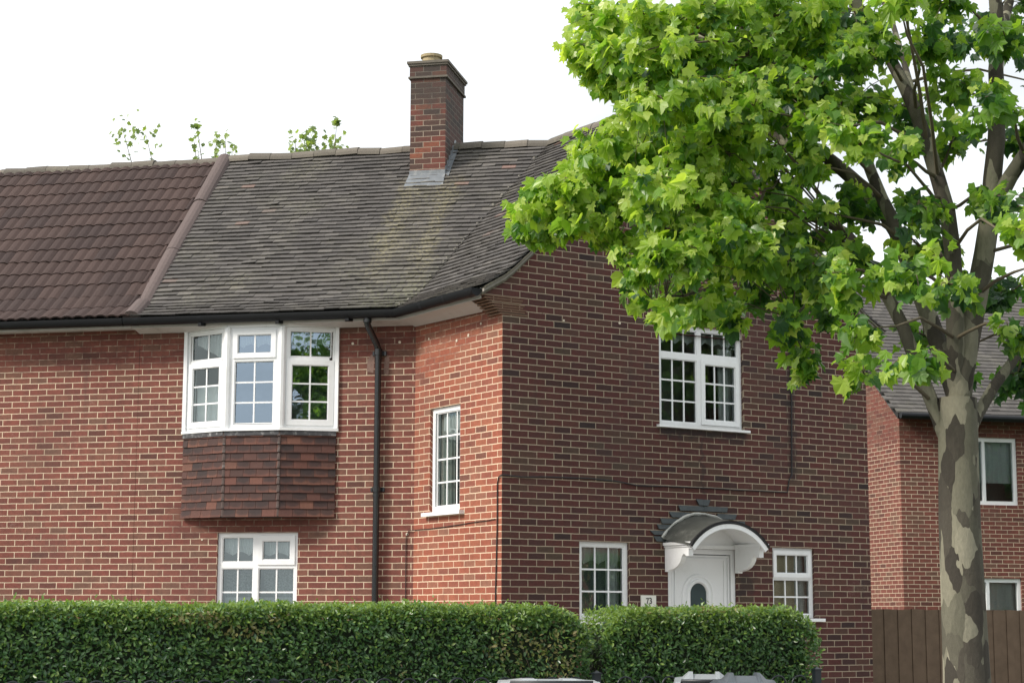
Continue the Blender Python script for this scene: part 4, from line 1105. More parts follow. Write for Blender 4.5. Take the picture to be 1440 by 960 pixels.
# ------------------------------------------------------------------ the street plane tree: clumps of leaves (x, y, z, radius) and limbs
CLUMPS = [(-2.71,-5.72,6.36,0.25), (-3.0,-6.1,6.19,0.24), (-3.12,-6.81,5.96,0.25), (-1.89,-5.25,6.65,0.29), (-2.67,-6.74,6.08,0.26), (-1.41,-5.19,6.74,0.29),
          (-2.39,-6.89,6.09,0.26), (-1.25,-5.55,6.71,0.29), (-2.0,-6.95,6.14,0.26), (-0.78,-5.59,6.73,0.29), (-1.97,-7.42,6.03,0.25), (-0.43,-5.76,6.8,0.3), (-2.97,-5.93,5.97,0.2),
          (-3.05,-6.5,5.81,0.25), (-2.09,-5.21,6.31,0.28), (-2.75,-6.73,5.79,0.26), (-1.47,-5.09,6.42,0.3), (-2.47,-6.83,5.8,0.26), (-1.14,-5.27,6.46,0.3), (-2.18,-6.98,5.82,0.26),
          (-1.07,-5.69,6.39,0.29), (-1.8,-7.09,5.89,0.26), (-0.63,-5.75,6.45,0.29), (-1.88,-7.58,5.71,0.25), (-0.76,-6.39,6.26,0.28), (-2.77,-5.93,5.69,0.18), (-2.96,-6.67,5.52,0.23),
          (-2.09,-5.5,5.96,0.25), (-2.88,-7.02,5.43,0.24), (-1.79,-5.62,5.93,0.27), (-2.54,-7.13,5.44,0.24), (-1.36,-5.68,6.01,0.28), (-2.12,-7.09,5.54,0.25), (-0.91,-5.74,6.07,0.28),
          (-1.96,-7.39,5.51,0.24), (-0.78,-6.13,5.99,0.27), (-2.43,-5.67,5.56,0.17), (-2.84,-6.68,5.26,0.21), (-1.71,-5.22,5.76,0.24), (-2.61,-6.94,5.25,0.23), (-1.34,-5.39,5.82,0.26),
          (-2.56,-7.36,5.13,0.22), (-1.29,-5.85,5.68,0.26), (-2.17,-7.36,5.22,0.21), (-0.92,-5.98,5.73,0.24), (-1.9,-7.48,5.25,0.2), (-0.54,-6.03,5.77,0.23), (-2.66,-5.44,5.31,0.11),
          (-2.54,-5.98,5.24,0.18), (-2.87,-6.91,4.95,0.21), (-1.67,-5.43,5.47,0.24), (-2.58,-7.08,4.95,0.21), (-1.38,-5.6,5.48,0.24), (-1.26,-6.49,5.27,0.14), (-3.21,-5.82,4.9,0.14),
          (-2.57,-5.49,5.09,0.2), (-3.09,-6.79,4.75,0.21), (-1.99,-5.31,5.18,0.24), (-2.76,-6.89,4.78,0.21), (-1.83,-5.73,5.09,0.24), (-2.22,-6.69,4.85,0.22), (-1.1,-5.33,5.28,0.25),
          (-0.9,-5.7,5.25,0.18), (-3.32,-5.56,4.74,0.12), (-3.07,-5.79,4.76,0.18), (-2.54,-5.65,4.8,0.2), (-2.75,-6.44,4.68,0.21), (-1.74,-5.09,5.04,0.23), (-2.6,-6.76,4.62,0.22),
          (-1.32,-5.17,5.08,0.25), (-2.53,-7.19,4.54,0.21), (-1.11,-5.46,5.06,0.25), (-1.42,-6.37,4.85,0.19), (-2.88,-5.16,4.67,0.1), (-2.66,-5.65,4.61,0.13), (-2.7,-6.42,4.47,0.16),
          (-2.69,-6.93,4.36,0.21), (-1.79,-5.77,4.71,0.24), (-2.6,-7.27,4.31,0.21), (-1.05,-5.43,4.83,0.25), (-1.82,-6.84,4.5,0.19), (-0.98,-6.28,4.7,0.15), (-3.04,-6.47,4.18,0.12),
          (-2.17,-5.81,4.39,0.18), (-2.87,-7.14,4.1,0.2), (-1.44,-5.42,4.53,0.23), (-2.22,-6.87,4.21,0.22), (-1.28,-5.75,4.48,0.24), (-2.16,-7.27,4.15,0.21), (-1.05,-6.01,4.46,0.24),
          (-2.04,-7.51,4.13,0.17), (-1.78,-4.99,4.31,0.14), (-1.48,-5.12,4.34,0.19), (-2.01,-6.22,4.09,0.18), (-1.37,-5.97,4.19,0.18), (-1.13,-6.11,4.21,0.17), (-1.99,-7.44,3.96,0.14),
          (-2.91,-6.71,3.79,0.08), (-2.77,-6.97,3.77,0.1), (-2.38,-6.93,3.81,0.07), (-2.22,-7.23,3.78,0.08), (-0.56,-5.92,4.12,0.09), (-1.65,-6.69,3.76,0.07), (-1.59,-6.73,3.61,0.07),
          (-1.56,-6.75,3.48,0.07), (-1.56,-6.47,6.44,0.13), (-0.87,-5.3,6.68,0.15), (-2.07,-7.14,5.61,0.1), (-2.28,-6.55,4.36,0.11), (-3.29,-6.98,5.18,0.1), (-1.17,-5.79,6.34,0.14),
          (-1.59,-5.95,5.2,0.12), (-0.83,-6.04,6.37,0.1), (-2.03,-7.4,4.85,0.11), (-2.96,-5.99,5.87,0.12), (-1.63,-6.14,5.45,0.14), (-2.85,-5.84,5.87,0.09), (-1.69,-6.51,6.11,0.15),
          (-1.39,-5.4,5.49,0.15), (-1.42,-5.24,5.48,0.14), (-2.55,-6.0,4.48,0.14), (-2.69,-5.49,6.07,0.11), (-0.71,-5.67,4.26,0.11), (-2.96,-6.19,5.22,0.13), (-1.35,-6.34,5.79,0.11),
          (-2.24,-5.75,5.24,0.11), (-2.1,-7.62,5.11,0.11), (-2.47,-5.34,4.79,0.1), (-1.3,-6.01,4.55,0.11), (-1.41,-5.64,4.46,0.11), (-1.92,-5.6,5.7,0.14), (-1.84,-5.83,6.15,0.13),
          (-2.53,-5.67,4.57,0.13), (-3.2,-7.1,5.26,0.09), (-1.3,-5.77,4.6,0.13), (-1.86,-4.9,6.13,0.12), (-1.87,-6.68,5.46,0.11), (-1.48,-5.24,4.62,0.12), (-1.55,-6.17,4.34,0.14),
          (-2.7,-6.73,4.76,0.1), (-0.79,-5.52,6.87,0.15), (-1.08,-6.5,5.54,0.12), (-1.5,-5.52,4.7,0.1), (-1.99,-6.39,5.13,0.12), (-2.84,-5.48,5.1,0.1), (-1.62,-4.98,5.25,0.16),
          (-3.17,-6.96,4.19,0.11), (-2.57,-6.6,5.19,0.12), (-2.97,-6.82,4.23,0.11), (-3.19,-7.35,4.51,0.09), (-2.99,-6.84,5.66,0.1), (-3.22,-6.92,5.66,0.09), (-2.01,-6.61,6.28,0.11),
          (-2.9,-7.35,5.16,0.09), (-1.83,-6.47,5.73,0.13), (-1.81,-7.24,5.48,0.1), (-0.96,-5.09,4.31,0.11), (-1.45,-4.9,4.58,0.16), (-0.49,-5.87,6.66,0.12), (-1.63,-6.26,4.54,0.14),
          (-1.92,-7.31,5.28,0.11), (-2.35,-7.26,4.93,0.1), (-2.02,-6.65,4.77,0.13), (-3.23,-7.25,5.61,0.12), (-3.13,-7.03,4.18,0.12), (-0.59,-5.63,4.36,0.13), (-2.64,-7.44,5.21,0.1),
          (-1.8,-5.79,6.38,0.1), (-2.77,-5.61,6.42,0.1), (-2.81,-5.56,4.99,0.12), (-1.98,-7.3,6.0,0.11), (-0.75,-5.62,5.09,0.14), (-2.36,-5.51,4.95,0.12), (-1.98,-6.09,4.31,0.1),
          (-2.65,-6.39,4.41,0.09), (-1.82,-5.45,6.58,0.13), (-2.99,-6.68,4.53,0.12), (-3.06,-6.82,5.94,0.1), (-1.08,-6.39,4.6,0.14), (-0.43,-5.71,5.36,0.13), (-0.8,-6.15,6.24,0.1),
          (-2.54,-5.53,5.15,0.13), (-2.57,-7.37,4.21,0.1), (-2.61,-5.97,6.04,0.11), (-1.5,-5.2,5.29,0.12), (-0.92,-5.75,5.98,0.11), (-2.77,-6.86,5.77,0.09), (-1.06,-5.74,5.47,0.15),
          (-2.84,-6.02,5.75,0.13), (-2.81,-5.69,6.15,0.13), (-0.68,-5.88,5.49,0.14), (-2.7,-7.03,5.09,0.11), (-3.02,-5.7,4.61,0.15), (-2.68,-5.97,5.22,0.13), (-1.19,-6.67,6.12,0.11),
          (-1.63,-4.82,4.43,0.15), (-1.9,-6.1,6.5,0.12), (-1.47,-5.0,6.13,0.14), (-2.87,-5.1,4.78,0.12), (-1.96,-7.47,4.52,0.1), (-2.96,-6.48,4.11,0.1), (-2.98,-6.55,5.51,0.09),
          (-1.07,-5.61,4.41,0.14), (-2.45,-5.28,5.14,0.1), (-1.34,-6.52,6.43,0.15), (-1.58,-4.64,6.74,0.13), (-2.85,-5.89,6.1,0.1), (-0.37,-5.61,6.78,0.11), (-2.13,-6.73,5.51,0.09),
          (-1.8,-6.49,4.35,0.12), (-3.23,-5.4,4.8,0.1), (-3.17,-5.52,4.91,0.1), (-3.04,-5.53,4.74,0.12), (-2.83,-5.41,5.08,0.12), (-2.96,-5.85,5.09,0.11), (-2.74,-5.67,4.92,0.13),
          (-3.1,-5.15,4.73,0.08), (-2.97,-5.31,4.65,0.08), (-3.04,-5.82,4.59,0.11), (-2.48,-5.53,5.19,0.12), (-2.71,-5.49,5.37,0.07), (-2.87,-5.94,4.63,0.12), (-3.98,-7.54,6.08,0.35),
          (-1.27,-5.19,7.31,0.44), (-1.01,-5.37,7.41,0.44), (-0.88,-6.38,6.89,0.42), (-2.27,-8.45,6.04,0.35), (-1.71,-8.54,6.19,0.36), (-0.11,-7.77,6.77,0.4), (-0.23,-8.44,6.55,0.38),
          (-1.65,-4.63,7.85,0.45), (-2.8,-7.13,6.8,0.37), (-2.82,-7.94,6.65,0.35), (-1.89,-7.45,6.92,0.38), (0.48,-5.85,8.1,0.46), (-0.45,-7.43,7.3,0.4), (0.09,-7.79,7.18,0.4),
          (-1.14,-9.29,6.49,0.35), (-2.02,-5.19,8.26,0.43), (-2.66,-6.74,7.53,0.39), (-2.5,-7.69,7.32,0.36), (-1.55,-7.22,7.61,0.39), (-1.25,-7.76,7.52,0.38), (-0.83,-7.85,7.64,0.39),
          (1.21,-6.78,8.5,0.44), (-0.51,-8.95,7.39,0.37), (-3.35,-7.52,7.66,0.36), (-2.61,-7.27,8.02,0.37), (-0.38,-5.53,9.29,0.45), (-0.02,-6.22,9.04,0.44), (-0.68,-7.73,8.21,0.39),
          (1.19,-6.74,9.32,0.44), (1.64,-6.99,9.25,0.45), (-1.22,-7.02,6.27,0.28), (-2.7,-8.96,5.54,0.23), (-1.25,-8.03,6.09,0.26), (-0.06,-7.47,6.4,0.28), (0.29,-7.55,6.37,0.29),
          (1.68,-6.98,6.83,0.31), (-0.01,-8.67,6.1,0.26), (-1.65,-7.63,5.76,0.26), (-1.43,-7.9,5.75,0.26), (0.5,-6.49,6.5,0.31), (-1.41,-8.69,5.57,0.25), (-0.92,-8.75,5.56,0.25),
          (-0.36,-9.04,5.64,0.25), (-1.18,-6.94,5.61,0.28), (-0.06,-6.51,5.8,0.3), (-1.13,-7.89,5.48,0.26), (-1.53,-8.69,5.08,0.25), (1.14,-7.02,6.05,0.3), (-1.57,-9.53,4.99,0.23),
          (1.43,-7.59,5.8,0.3), (-2.43,-8.3,4.79,0.24), (-1.7,-7.98,4.91,0.26), (-0.73,-7.5,5.2,0.27), (-0.02,-7.45,5.36,0.28), (-0.69,-8.36,4.96,0.26), (-0.18,-8.46,5.04,0.26),
          (0.3,-8.54,5.04,0.27), (-0.99,-6.75,4.86,0.28), (-1.6,-8.01,4.53,0.26), (-1.16,-8.33,4.57,0.26), (-0.2,-8.03,4.87,0.27), (1.19,-7.29,5.11,0.3), (1.39,-7.61,5.06,0.3),
          (-1.41,-7.13,4.4,0.27), (-1.01,-7.44,4.37,0.27), (-2.12,-9.31,4.03,0.23), (-0.35,-8.17,4.43,0.27), (0.14,-8.08,4.43,0.27), (-0.41,-8.91,4.25,0.25), (-2.42,-8.21,3.85,0.24),
          (-2.52,-8.84,3.8,0.23), (-1.98,-8.64,3.81,0.24), (0.54,-6.85,4.25,0.3), (-1.07,-8.69,3.98,0.25), (1.54,-7.1,4.49,0.31), (1.82,-7.21,4.47,0.31), (-2.36,-8.23,3.54,0.18),
          (-0.44,-6.87,3.83,0.21), (-1.47,-8.68,3.52,0.18), (0.59,-7.39,3.95,0.21), (0.01,-8.26,3.8,0.2), (0.31,-8.47,3.7,0.2), (-2.22,-8.04,3.26,0.18), (-2.56,-8.85,3.22,0.17),
          (-0.12,-6.96,3.66,0.21), (0.15,-7.28,3.51,0.21), (0.36,-7.33,3.58,0.21), (0.98,-7.76,3.49,0.21) ]
LIMBS = [
( [(-0.98,-7.72,3.21),(-0.71,-6.88,4.61),(-1.03,-6.56,5.19),(-1.21,-6.2,5.4),(-1.37,-5.86,5.65),(-1.65,-5.56,5.7),(-1.88,-5.29,5.84),(-2.12,-5.14,6.07)] , 0.1 ),
( [(-1.02,-7.7,2.79),(-1.24,-7.31,3.98),(-0.84,-6.44,4.67),(-1.08,-6.05,4.89),(-1.51,-5.65,5.06),(-1.75,-5.5,5.19),(-2.14,-5.24,5.13),(-2.54,-4.99,4.91),(-2.82,-4.8,4.96)] , 0.075 ),
( [(-1.25,-7.43,4.45),(-1.19,-6.93,5.33),(-1.62,-6.77,5.76),(-1.91,-6.35,6.05),(-2.09,-5.76,6.35),(-2.35,-5.23,6.45)] , 0.07 ),
( [(-1.24,-7.31,3.98),(-0.68,-6.19,4.61),(-0.87,-5.71,4.52),(-1.17,-5.51,4.4),(-2.1,-5.92,4.13),(-2.37,-5.87,4.08)] , 0.045 ),
( [(-0.98,-7.72,3.21),(-1.16,-7.84,4.55),(-1.02,-7.16,5.93),(-1.49,-6.73,6.89),(-1.91,-6.11,7.48),(-2.15,-5.47,7.4)] , 0.1 ),
( [(-0.98,-7.72,3.21),(-0.82,-7.94,4.57),(-0.66,-7.93,5.96),(-0.56,-7.75,7.45),(-0.39,-7.5,8.66)] , 0.13 ),
( [(-0.82,-7.94,4.57),(-0.56,-8.35,5.32),(-0.34,-8.73,6.07),(-0.06,-8.91,6.61)] , 0.09 ),
( [(-1.02,-7.7,2.79),(-0.17,-7.65,3.71),(0.54,-7.63,4.34),(1.26,-7.62,4.71)] , 0.07 ),
( [(-1.36,-7.0,4.51),(-1.48,-6.8,4.14),(-1.63,-6.7,3.87),(-1.61,-6.72,3.7),(-1.56,-6.75,3.48)] , 0.022 ),
( [(-0.66,-7.93,5.96),(0.77,-7.07,7.38),(1.54,-6.85,8.6)] , 0.06 ),
( [(-1.16,-7.84,4.55),(-0.07,-6.52,5.83),(0.61,-5.36,7.42),(0.4,-4.86,8.71)] , 0.06 ),
]
TB = V((-.98, -7.72, .10))
tree = thing('plane_tree', 'big leafy plane tree whose bright green branches overhang the gable on the right', 'tree', TB)
b = MB(); b.smooth = True
tr = [TB + V((.06, -.05, -.1)), TB + V((.02, 0, .25)), TB + V((0, 0, 1.2)), TB + V((-.02, 0, 2.2)), V((-.98, -7.72, 3.21))]
b.tube(tr, [.27, .20, .165, .15, .14], 18)
b.build('trunk', M_PLANE_BARK, tree)
segs = []
for path, r in LIMBS:
    P = [V(p) for p in path]; pts = []
    for k in range(len(P) - 1):
        n = 5
        for j in range(n):
            t = j / n
            p0 = P[max(k - 1, 0)]; p1 = P[k]; p2 = P[k + 1]; p3 = P[min(k + 2, len(P) - 1)]
            c = .5 * ((2 * p1) + (p2 - p0) * t + (2 * p0 - 5 * p1 + 4 * p2 - p3) * t * t + (3 * p1 - p0 - 3 * p2 + p3) * t ** 3)
            pts.append(c + rv(.008))
    pts.append(P[-1])
    rs = [r * .72 * (1 - .86 * k / (len(pts) - 1)) for k in range(len(pts))]
    b = MB(); b.smooth = True; b.tube(pts, rs, 9); b.build('limb', M_PLANE_BARK, tree)
    segs += [(p, rr) for p, rr in zip(pts, rs)]
tw = MB(); tw.smooth = True
lf = Leaves()
VIEW_AX = F0
for (x, y, z, r) in CLUMPS:
    c = V((x, y, z))
    p0, rr = min(segs, key=lambda s: (s[0] - c).length + (.25 if s[0].z > c.z + .3 else 0))
    d = c - p0
    mid = p0 + d * .5 + V((0, 0, .10 * d.length)) + rv(.03)
    r0 = min(rr * .6, .016)
    tw.tube([p0, p0.lerp(mid, .5) + rv(.012), mid, mid.lerp(c, .5) + rv(.02), c], [r0, r0 * .85, r0 * .7, r0 * .5, .004], 5, cap=False)
    nt_ = max(4, int(r * 33))
    axis = d.normalized() if d.length > .05 else V((-1, 0, 0))
    for _ in range(nt_):
        o = rv(); o.z *= .55; o = (o.normalized() + axis * .45) * r * random.uniform(.55, 1.05)
        e = c + o
        tw.tube([c - o * .15, c + o * .5 + V((0, 0, .03)) + rv(.01), e - V((0, 0, .02))], [.005, .004, .0022], 4, cap=False)
        nl = random.randint(8, 12)
        for k in range(nl):
            t = .2 + .85 * k / nl
            a = c + o * t + rv(.035)
            out = (o.normalized() * .6 + rv(.55) + V((0, 0, -.35)))
            if out.length < .1: continue
            out.normalize()
            p = a + out * random.uniform(.02, .07)
            nrm = (V((0, 0, .62)) + out * .35 - VIEW_AX * .42 + V((-.25, 0, 0)) + rv(.55)).normalized()
            tip = (out + V((0, 0, -.75)) + rv(.25)).normalized()
            end = t > .75
            size = random.uniform(.042, .104) * (.80 if end else 1.08)
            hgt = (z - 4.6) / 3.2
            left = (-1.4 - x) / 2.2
            tint = .42 + .16 * hgt + .34 * left + .16 * (o.z / r) + (.13 if end else 0) + random.gauss(0, .21)  # sun-facing upper left painted brighter, right and lower leaves darker; young tips paler
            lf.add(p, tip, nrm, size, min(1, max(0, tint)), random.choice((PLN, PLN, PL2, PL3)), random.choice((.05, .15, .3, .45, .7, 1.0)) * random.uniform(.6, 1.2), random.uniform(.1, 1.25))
tw.build('twigs', M_TWIG, tree)
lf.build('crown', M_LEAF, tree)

def copy_tree(src, loc, rz, label, sc=1.):
    r = src.copy(); COL.objects.link(r); r.location = loc; r.rotation_euler = (0, 0, rz); r.scale = (sc, sc, sc); r['label'] = label; r['group'] = 'street plane trees'
    for ch in src.children:
        c = ch.copy(); COL.objects.link(c); c.parent = r
    return r
copy_tree(tree, (-12.5, -26.5, .1), rad(150), 'plane tree on the far pavement mirrored in the bay glass', 1.5)
copy_tree(tree, (17.5, -17.0, .1), rad(60), 'plane tree on the far pavement mirrored in the gable window', 1.6)
copy_tree(tree, (21, -22.5, .1), rad(200), 'plane tree farther along the far pavement', 1.7)
copy_tree(tree, (-6, -33, .1), rad(300), 'plane tree in the garden opposite', 1.7)

# ------------------------------------------------------------------ hedges
def hedge(name, label, a0, a1, top, b0=.16, b1=1.05, left_round=0., right_round=0., brown=(), vis=(-5.2, 3.2)):
    h = thing(name, label, 'hedge', ST((a0 + a1) / 2, (b0 + b1) / 2, .1), 'clipped privet hedges')
    def ztop(a):
        z = top + .022 * noise.noise(V((a * 1.7, 3.1, 0))) + .018 * noise.noise(V((a * 6, 1.2, 0)))
        for e, k in ((a - a0, left_round), (a1 - a, right_round)):
            if k and e < k: z -= (1 - math.sqrt(max(0, 1 - (1 - e / k) ** 2))) * k * .75
        return z
    core = MB()
    n = int((a1 - a0) / .12)
    rows = []
    for i in range(n + 1):
        a = a0 + .10 + (a1 - a0 - .2) * i / n; zt = ztop(a) - .10
        w1 = .035 * noise.noise(V((a * 2, 9, 0)))
        rows.append([ST(a, b0 + .10 + w1, .1), ST(a, b0 + .10 + w1, zt * .6), ST(a, b0 + .10 - w1, zt - .06), ST(a, b0 + .16, zt), ST(a, b1 - .16, zt), ST(a, b1 - .10, zt - .05), ST(a, b1 - .10, .1)])
    core.grid(rows)
    core.poly(rows[0]); core.poly(rows[-1])
    core.build('branches', M_HEDGECORE, h)
    L = Leaves()
    def put(a, bb, z, nrm, hgt, edge=False):
        brownish = any((a - ba) ** 2 / wa ** 2 + (z - bz) ** 2 / wz ** 2 < random.uniform(.2, 1.1) and random.random() < pr for ba, bz, wa, wz, pr in brown)
        if brownish and random.random() < .5: return
        inset = random.random() ** 2 * .09
        p = ST(a, bb, z) - nrm * inset + rv(.012)
        nn = (nrm * .8 + V((0, 0, .45)) + rv(.5)).normalized()
        tip = (V((0, 0, .5)) + nrm * .5 + rv(.7)).normalized()
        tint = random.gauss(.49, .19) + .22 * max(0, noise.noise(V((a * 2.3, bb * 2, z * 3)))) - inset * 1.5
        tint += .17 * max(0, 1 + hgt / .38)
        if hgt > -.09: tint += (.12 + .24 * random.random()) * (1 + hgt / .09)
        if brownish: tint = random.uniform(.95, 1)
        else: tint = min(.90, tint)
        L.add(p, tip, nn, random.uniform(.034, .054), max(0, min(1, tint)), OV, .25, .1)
    lo_, hi_ = max(a0, vis[0]), min(a1, vis[1])
    nF = SNv * -1
    for _ in range(int((a1 - a0) * 700)):                         # lower front, behind the railing
        a = random.uniform(a0, a1); z = random.uniform(.12, 1.0); put(a, b0 + .04 * noise.noise(V((a * 3, z * 3, 5))), z, nF, -1)
    for _ in range(int((hi_ - lo_) * .80 * 3000)):
        a = random.uniform(lo_, hi_); zt = ztop(a); z = random.uniform(.95, zt + .01)
        e = zt - z; bb = b0 + .045 * noise.noise(V((a * 3, z * 3, 5))) + (max(0, .10 - e) ** 2 * 6)
        put(a, bb, z, (nF + V((0, 0, max(0, .10 - e) * 8))).normalized(), -e)
    for _ in range(int((a1 - a0) * (b1 - b0) * 2700)):
        a = random.uniform(a0, a1); bb = random.uniform(b0, b1); zt = ztop(a) + random.uniform(-.02, .03)
        put(a, bb, zt, V((0, 0, 1)), .01)
    for _ in range(int((hi_ - lo_) * 1000)):                      # the shoulder between face and top
        a = random.uniform(lo_, hi_); e = random.uniform(-.005, .13)
        put(a, b0 + random.uniform(-.02, .07), ztop(a) - e, (nF + V((0, 0, random.uniform(.2, 1)))).normalized(), -e * .55)
    for s_, aa in ((-1, a0), (1, a1)):
        for _ in range(1500):
            bb = random.uniform(b0, b1); e = random.uniform(.0, .08); z = random.uniform(.15, ztop(aa - s_ * .05) )
            put(aa - s_ * e, bb, z, SD * s_, -1 if z < top - .1 else -.05)
    for _ in range(int((a1 - a0) * 110)):                           # young shoots standing above the cut
        a = random.uniform(a0, a1); bb = random.uniform(b0, b1); z = ztop(a)
        hh = random.uniform(.0, .035) if random.random() < .94 else random.uniform(.04, .10)
        for k in range(random.randint(3, 5)):
            L.add(ST(a, bb, z + hh * k / 4) + rv(.006), (V((0, 0, .8)) + rv(.5)).normalized(), rv().normalized(), random.uniform(.026, .038), random.uniform(.72, .90), OV, .2, .1)
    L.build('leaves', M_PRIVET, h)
    return h
h1 = hedge('privet_hedge', 'long level clipped green hedge in front of the bay and the return wall', -7.6, .80, 1.695, right_round=.40, brown=((-2.62, 1.61, .34, .07, .8), (.12, 1.36, .32, .20, .75), (.52, 1.25, .2, .35, .7), (-2.25, 1.50, .24, .08, .9), (-2.0, 1.60, .10, .06, .8), (-1.5, 1.22, .12, .06, .7), (-.9, 1.15, .1, .05, .7)))
h2 = hedge('privet_hedge', 'shorter rounded green hedge in front of the white front door', .945, 3.06, 1.685, left_round=.34, right_round=.36, brown=((1.9, 1.68, .8, .03, .35),))
r_ = h1.copy(); COL.objects.link(r_); r_.location = (16.5, -19.5, .1); r_.rotation_euler = (0, 0, rad(140)); r_.scale = (1.9, 1.3, 1.75); r_['label'] = 'unseen hedge added across the road to darken the lower gable window reflections'  # stretched hedge copy out of view, added to darken the window reflections
for ch in list(h1.children):
    c = ch.copy(); COL.objects.link(c); c.parent = r_
# bare stems where the long hedge has died back
b = MB(); b.smooth = True
for _ in range(60):
    a = random.gauss(.25, .22); p = ST(min(a, .7), .26 + random.uniform(-.05, .1), random.uniform(.7, 1.2)); q_ = p + V((random.gauss(0, .12), random.gauss(0, .05), random.uniform(.12, .30)))
    b.tube([p, p.lerp(q_, .5) + rv(.025), q_], [.004, .0035, .002], 4)
bs = b.build('bare_stems', plain('dead_stem', (.13, .10, .075), .9, .4, 10), h1); bs['kind'] = 'stuff'

# ------------------------------------------------------------------ bow topped railing, posts
rl = thing('bow_top_railing', 'low black iron railing with bowed tops in front of the long hedge', 'railing', ST(-2.5, 0, .1), 'black iron railings')
rl2 = thing('bow_top_railing', 'low black iron railing with bowed tops in front of the short hedge', 'railing', ST(2, 0, .1), 'black iron railings')
def hoop_mesh():
    b = MB(); b.smooth = True
    r = .074
    pts = [V((-r, 0, 0)), V((-r, 0, .5)), V((-r, 0, .915))] + [V((-r * math.cos(math.pi * j / 12), 0, .925 + r * math.sin(math.pi * j / 12))) for j in range(13)] + [V((r, 0, .915)), V((r, 0, .5)), V((r, 0, 0))]
    b.tube(pts, .008, 8); return b
hp = None
def railing(root, a0, a1):
    global hp
    rz_ = math.atan2(SD.y, SD.x)
    a = a0 + .1
    while a < a1 - .05:
        if hp is None:
            o = hoop_mesh().build('hoop', M_IRON); hp = o
        else:
            o = hp.copy(); COL.objects.link(o)
        o.parent = root; o.location = ST(a, 0, .115) - V(root.location); o.rotation_euler = (0, 0, rz_)
        a += .213
    for z in (.20, .92):
        b = MB(); b.box(FS, a0, a1, -.012, .012, .1 + z - .008, .1 + z + .008); b.build('rail', M_IRON, root)
railing(rl, -7.4, .72); railing(rl2, .95, 2.86)
def post(a, h_, label):
    b = MB()
    b.box(FS, a - .03, a + .03, -.03, .03, .1, h_); b.box(FS, a - .038, a + .038, -.038, .038, h_, h_ + .012)
    c = ST(a, 0, h_ + .012)
    b.poly([c + SD * -.03 + SNv * -.03, c + SD * .03 + SNv * -.03, c + Z * .02]); b.poly([c + SD * .03 + SNv * -.03, c + SD * .03 + SNv * .03, c + Z * .02]); b.poly([c + SD * .03 + SNv * .03, c + SD * -.03 + SNv * .03, c + Z * .02]); b.poly([c + SD * -.03 + SNv * .03, c + SD * -.03 + SNv * -.03, c + Z * .02])
    o = b.build('gate_post', M_IRON, bevel=.003); tag(o, label, 'post', 'iron gate posts')
post(.78, 1.14, 'square black iron post at the gap between the two hedges')
post(2.93, 1.16, 'square black iron post at the right end of the short hedge')
post(-2.05, 1.10, 'square black iron post along the railing before the long hedge')

# ------------------------------------------------------------------ wheelie bins
def wheelie_bin(label, loc, rz, lid_m, body_m, W_=.56, D_=.62, H_=1.0, dome=.06):
    r = thing('wheelie_bin', label, 'bin', loc, 'wheelie bins on the pavement'); r.rotation_euler = (0, 0, rz)
    F = Frame((0, 0, 0), (1, 0, 0))       # local: front towards -y
    b = MB()
    ring = lambda w_, d_, z, y0=0: [(-w_ / 2 + .04, -d_ / 2 + y0, z), (w_ / 2 - .04, -d_ / 2 + y0, z), (w_ / 2, -d_ / 2 + .04 + y0, z), (w_ / 2, d_ / 2 - .04 + y0, z), (w_ / 2 - .04, d_ / 2 + y0, z), (-w_ / 2 + .04, d_ / 2 + y0, z), (-w_ / 2, d_ / 2 - .04 + y0, z), (-w_ / 2, -d_ / 2 + .04 + y0, z)]
    rows = [ring(W_ * .78, D_ * .70, .04, .05), ring(W_ * .84, D_ * .78, .35, .03), ring(W_ * .94, D_ * .93, H_ - .12, .0), ring(W_ * .95, D_ * .95, H_ - .10), ring(W_, D_, H_ - .095), ring(W_, D_, H_ - .04), ring(W_ * .94, D_ * .94, H_ - .035)]
    b.grid([[V(p) for p in row] for row in rows], closed=True); b.poly([V(p) for p in rows[0]])
    def bl(bb, name, m, par, bevel=0):
        o = bb.build(name, m, None, bevel); o.parent = par; return o
    bl(b, 'body', body_m, r, .006)
    b = MB()
    ys = [-D_ / 2 - .03, -D_ / 2 + .02, -D_ * .3, -D_ * .1, D_ * .12, D_ * .34, D_ / 2 - .02, D_ / 2 + .035]
    prof = [-.045, .0, .022, dome, dome, .03, .008, -.03]
    rows = []
    for y, p in zip(ys, prof):
        row = []
        for x, k in ((-W_ / 2 - .022, 0), (-W_ / 2 - .01, .35), (-W_ / 2 + .05, .45), (-W_ * .27, 1), (-.09, 1), (-.085, .72), (.085, .72), (.09, 1), (W_ * .27, 1), (W_ / 2 - .05, .45), (W_ / 2 + .01, .35), (W_ / 2 + .022, 0)):
            zz = H_ - .03 + (p * k if p > 0 else p) + (0 if k else -.03)
            row.append(V((x, y, zz)))
        rows.append(row)
    b.grid(rows)
    b.grid([[p - Z * .012 for p in row] for row in rows])
    lid = bl(b, 'lid', lid_m, r)
    b = MB(); b.smooth = True
    b.tube([V((-W_ * .42, D_ / 2 + .0, H_ - .06)), V((-W_ * .42, D_ / 2 + .09, H_ - .02)), V((W_ * .42, D_ / 2 + .09, H_ - .02)), V((W_ * .42, D_ / 2 + .0, H_ - .06))], .016, 8)
    bl(b, 'handle', body_m, r)
    for s in (-1, 1):
        b = MB(); b.smooth = False
        b.tube([V((s * (W_ / 2 - .06), D_ / 2 - .06, .10)), V((s * (W_ / 2 - .005), D_ / 2 - .06, .10))], .10, 20)
        wl = bl(b, 'wheel', M_RUBBER, r)
    return r
yawd = math.atan2(R0.y, R0.x)
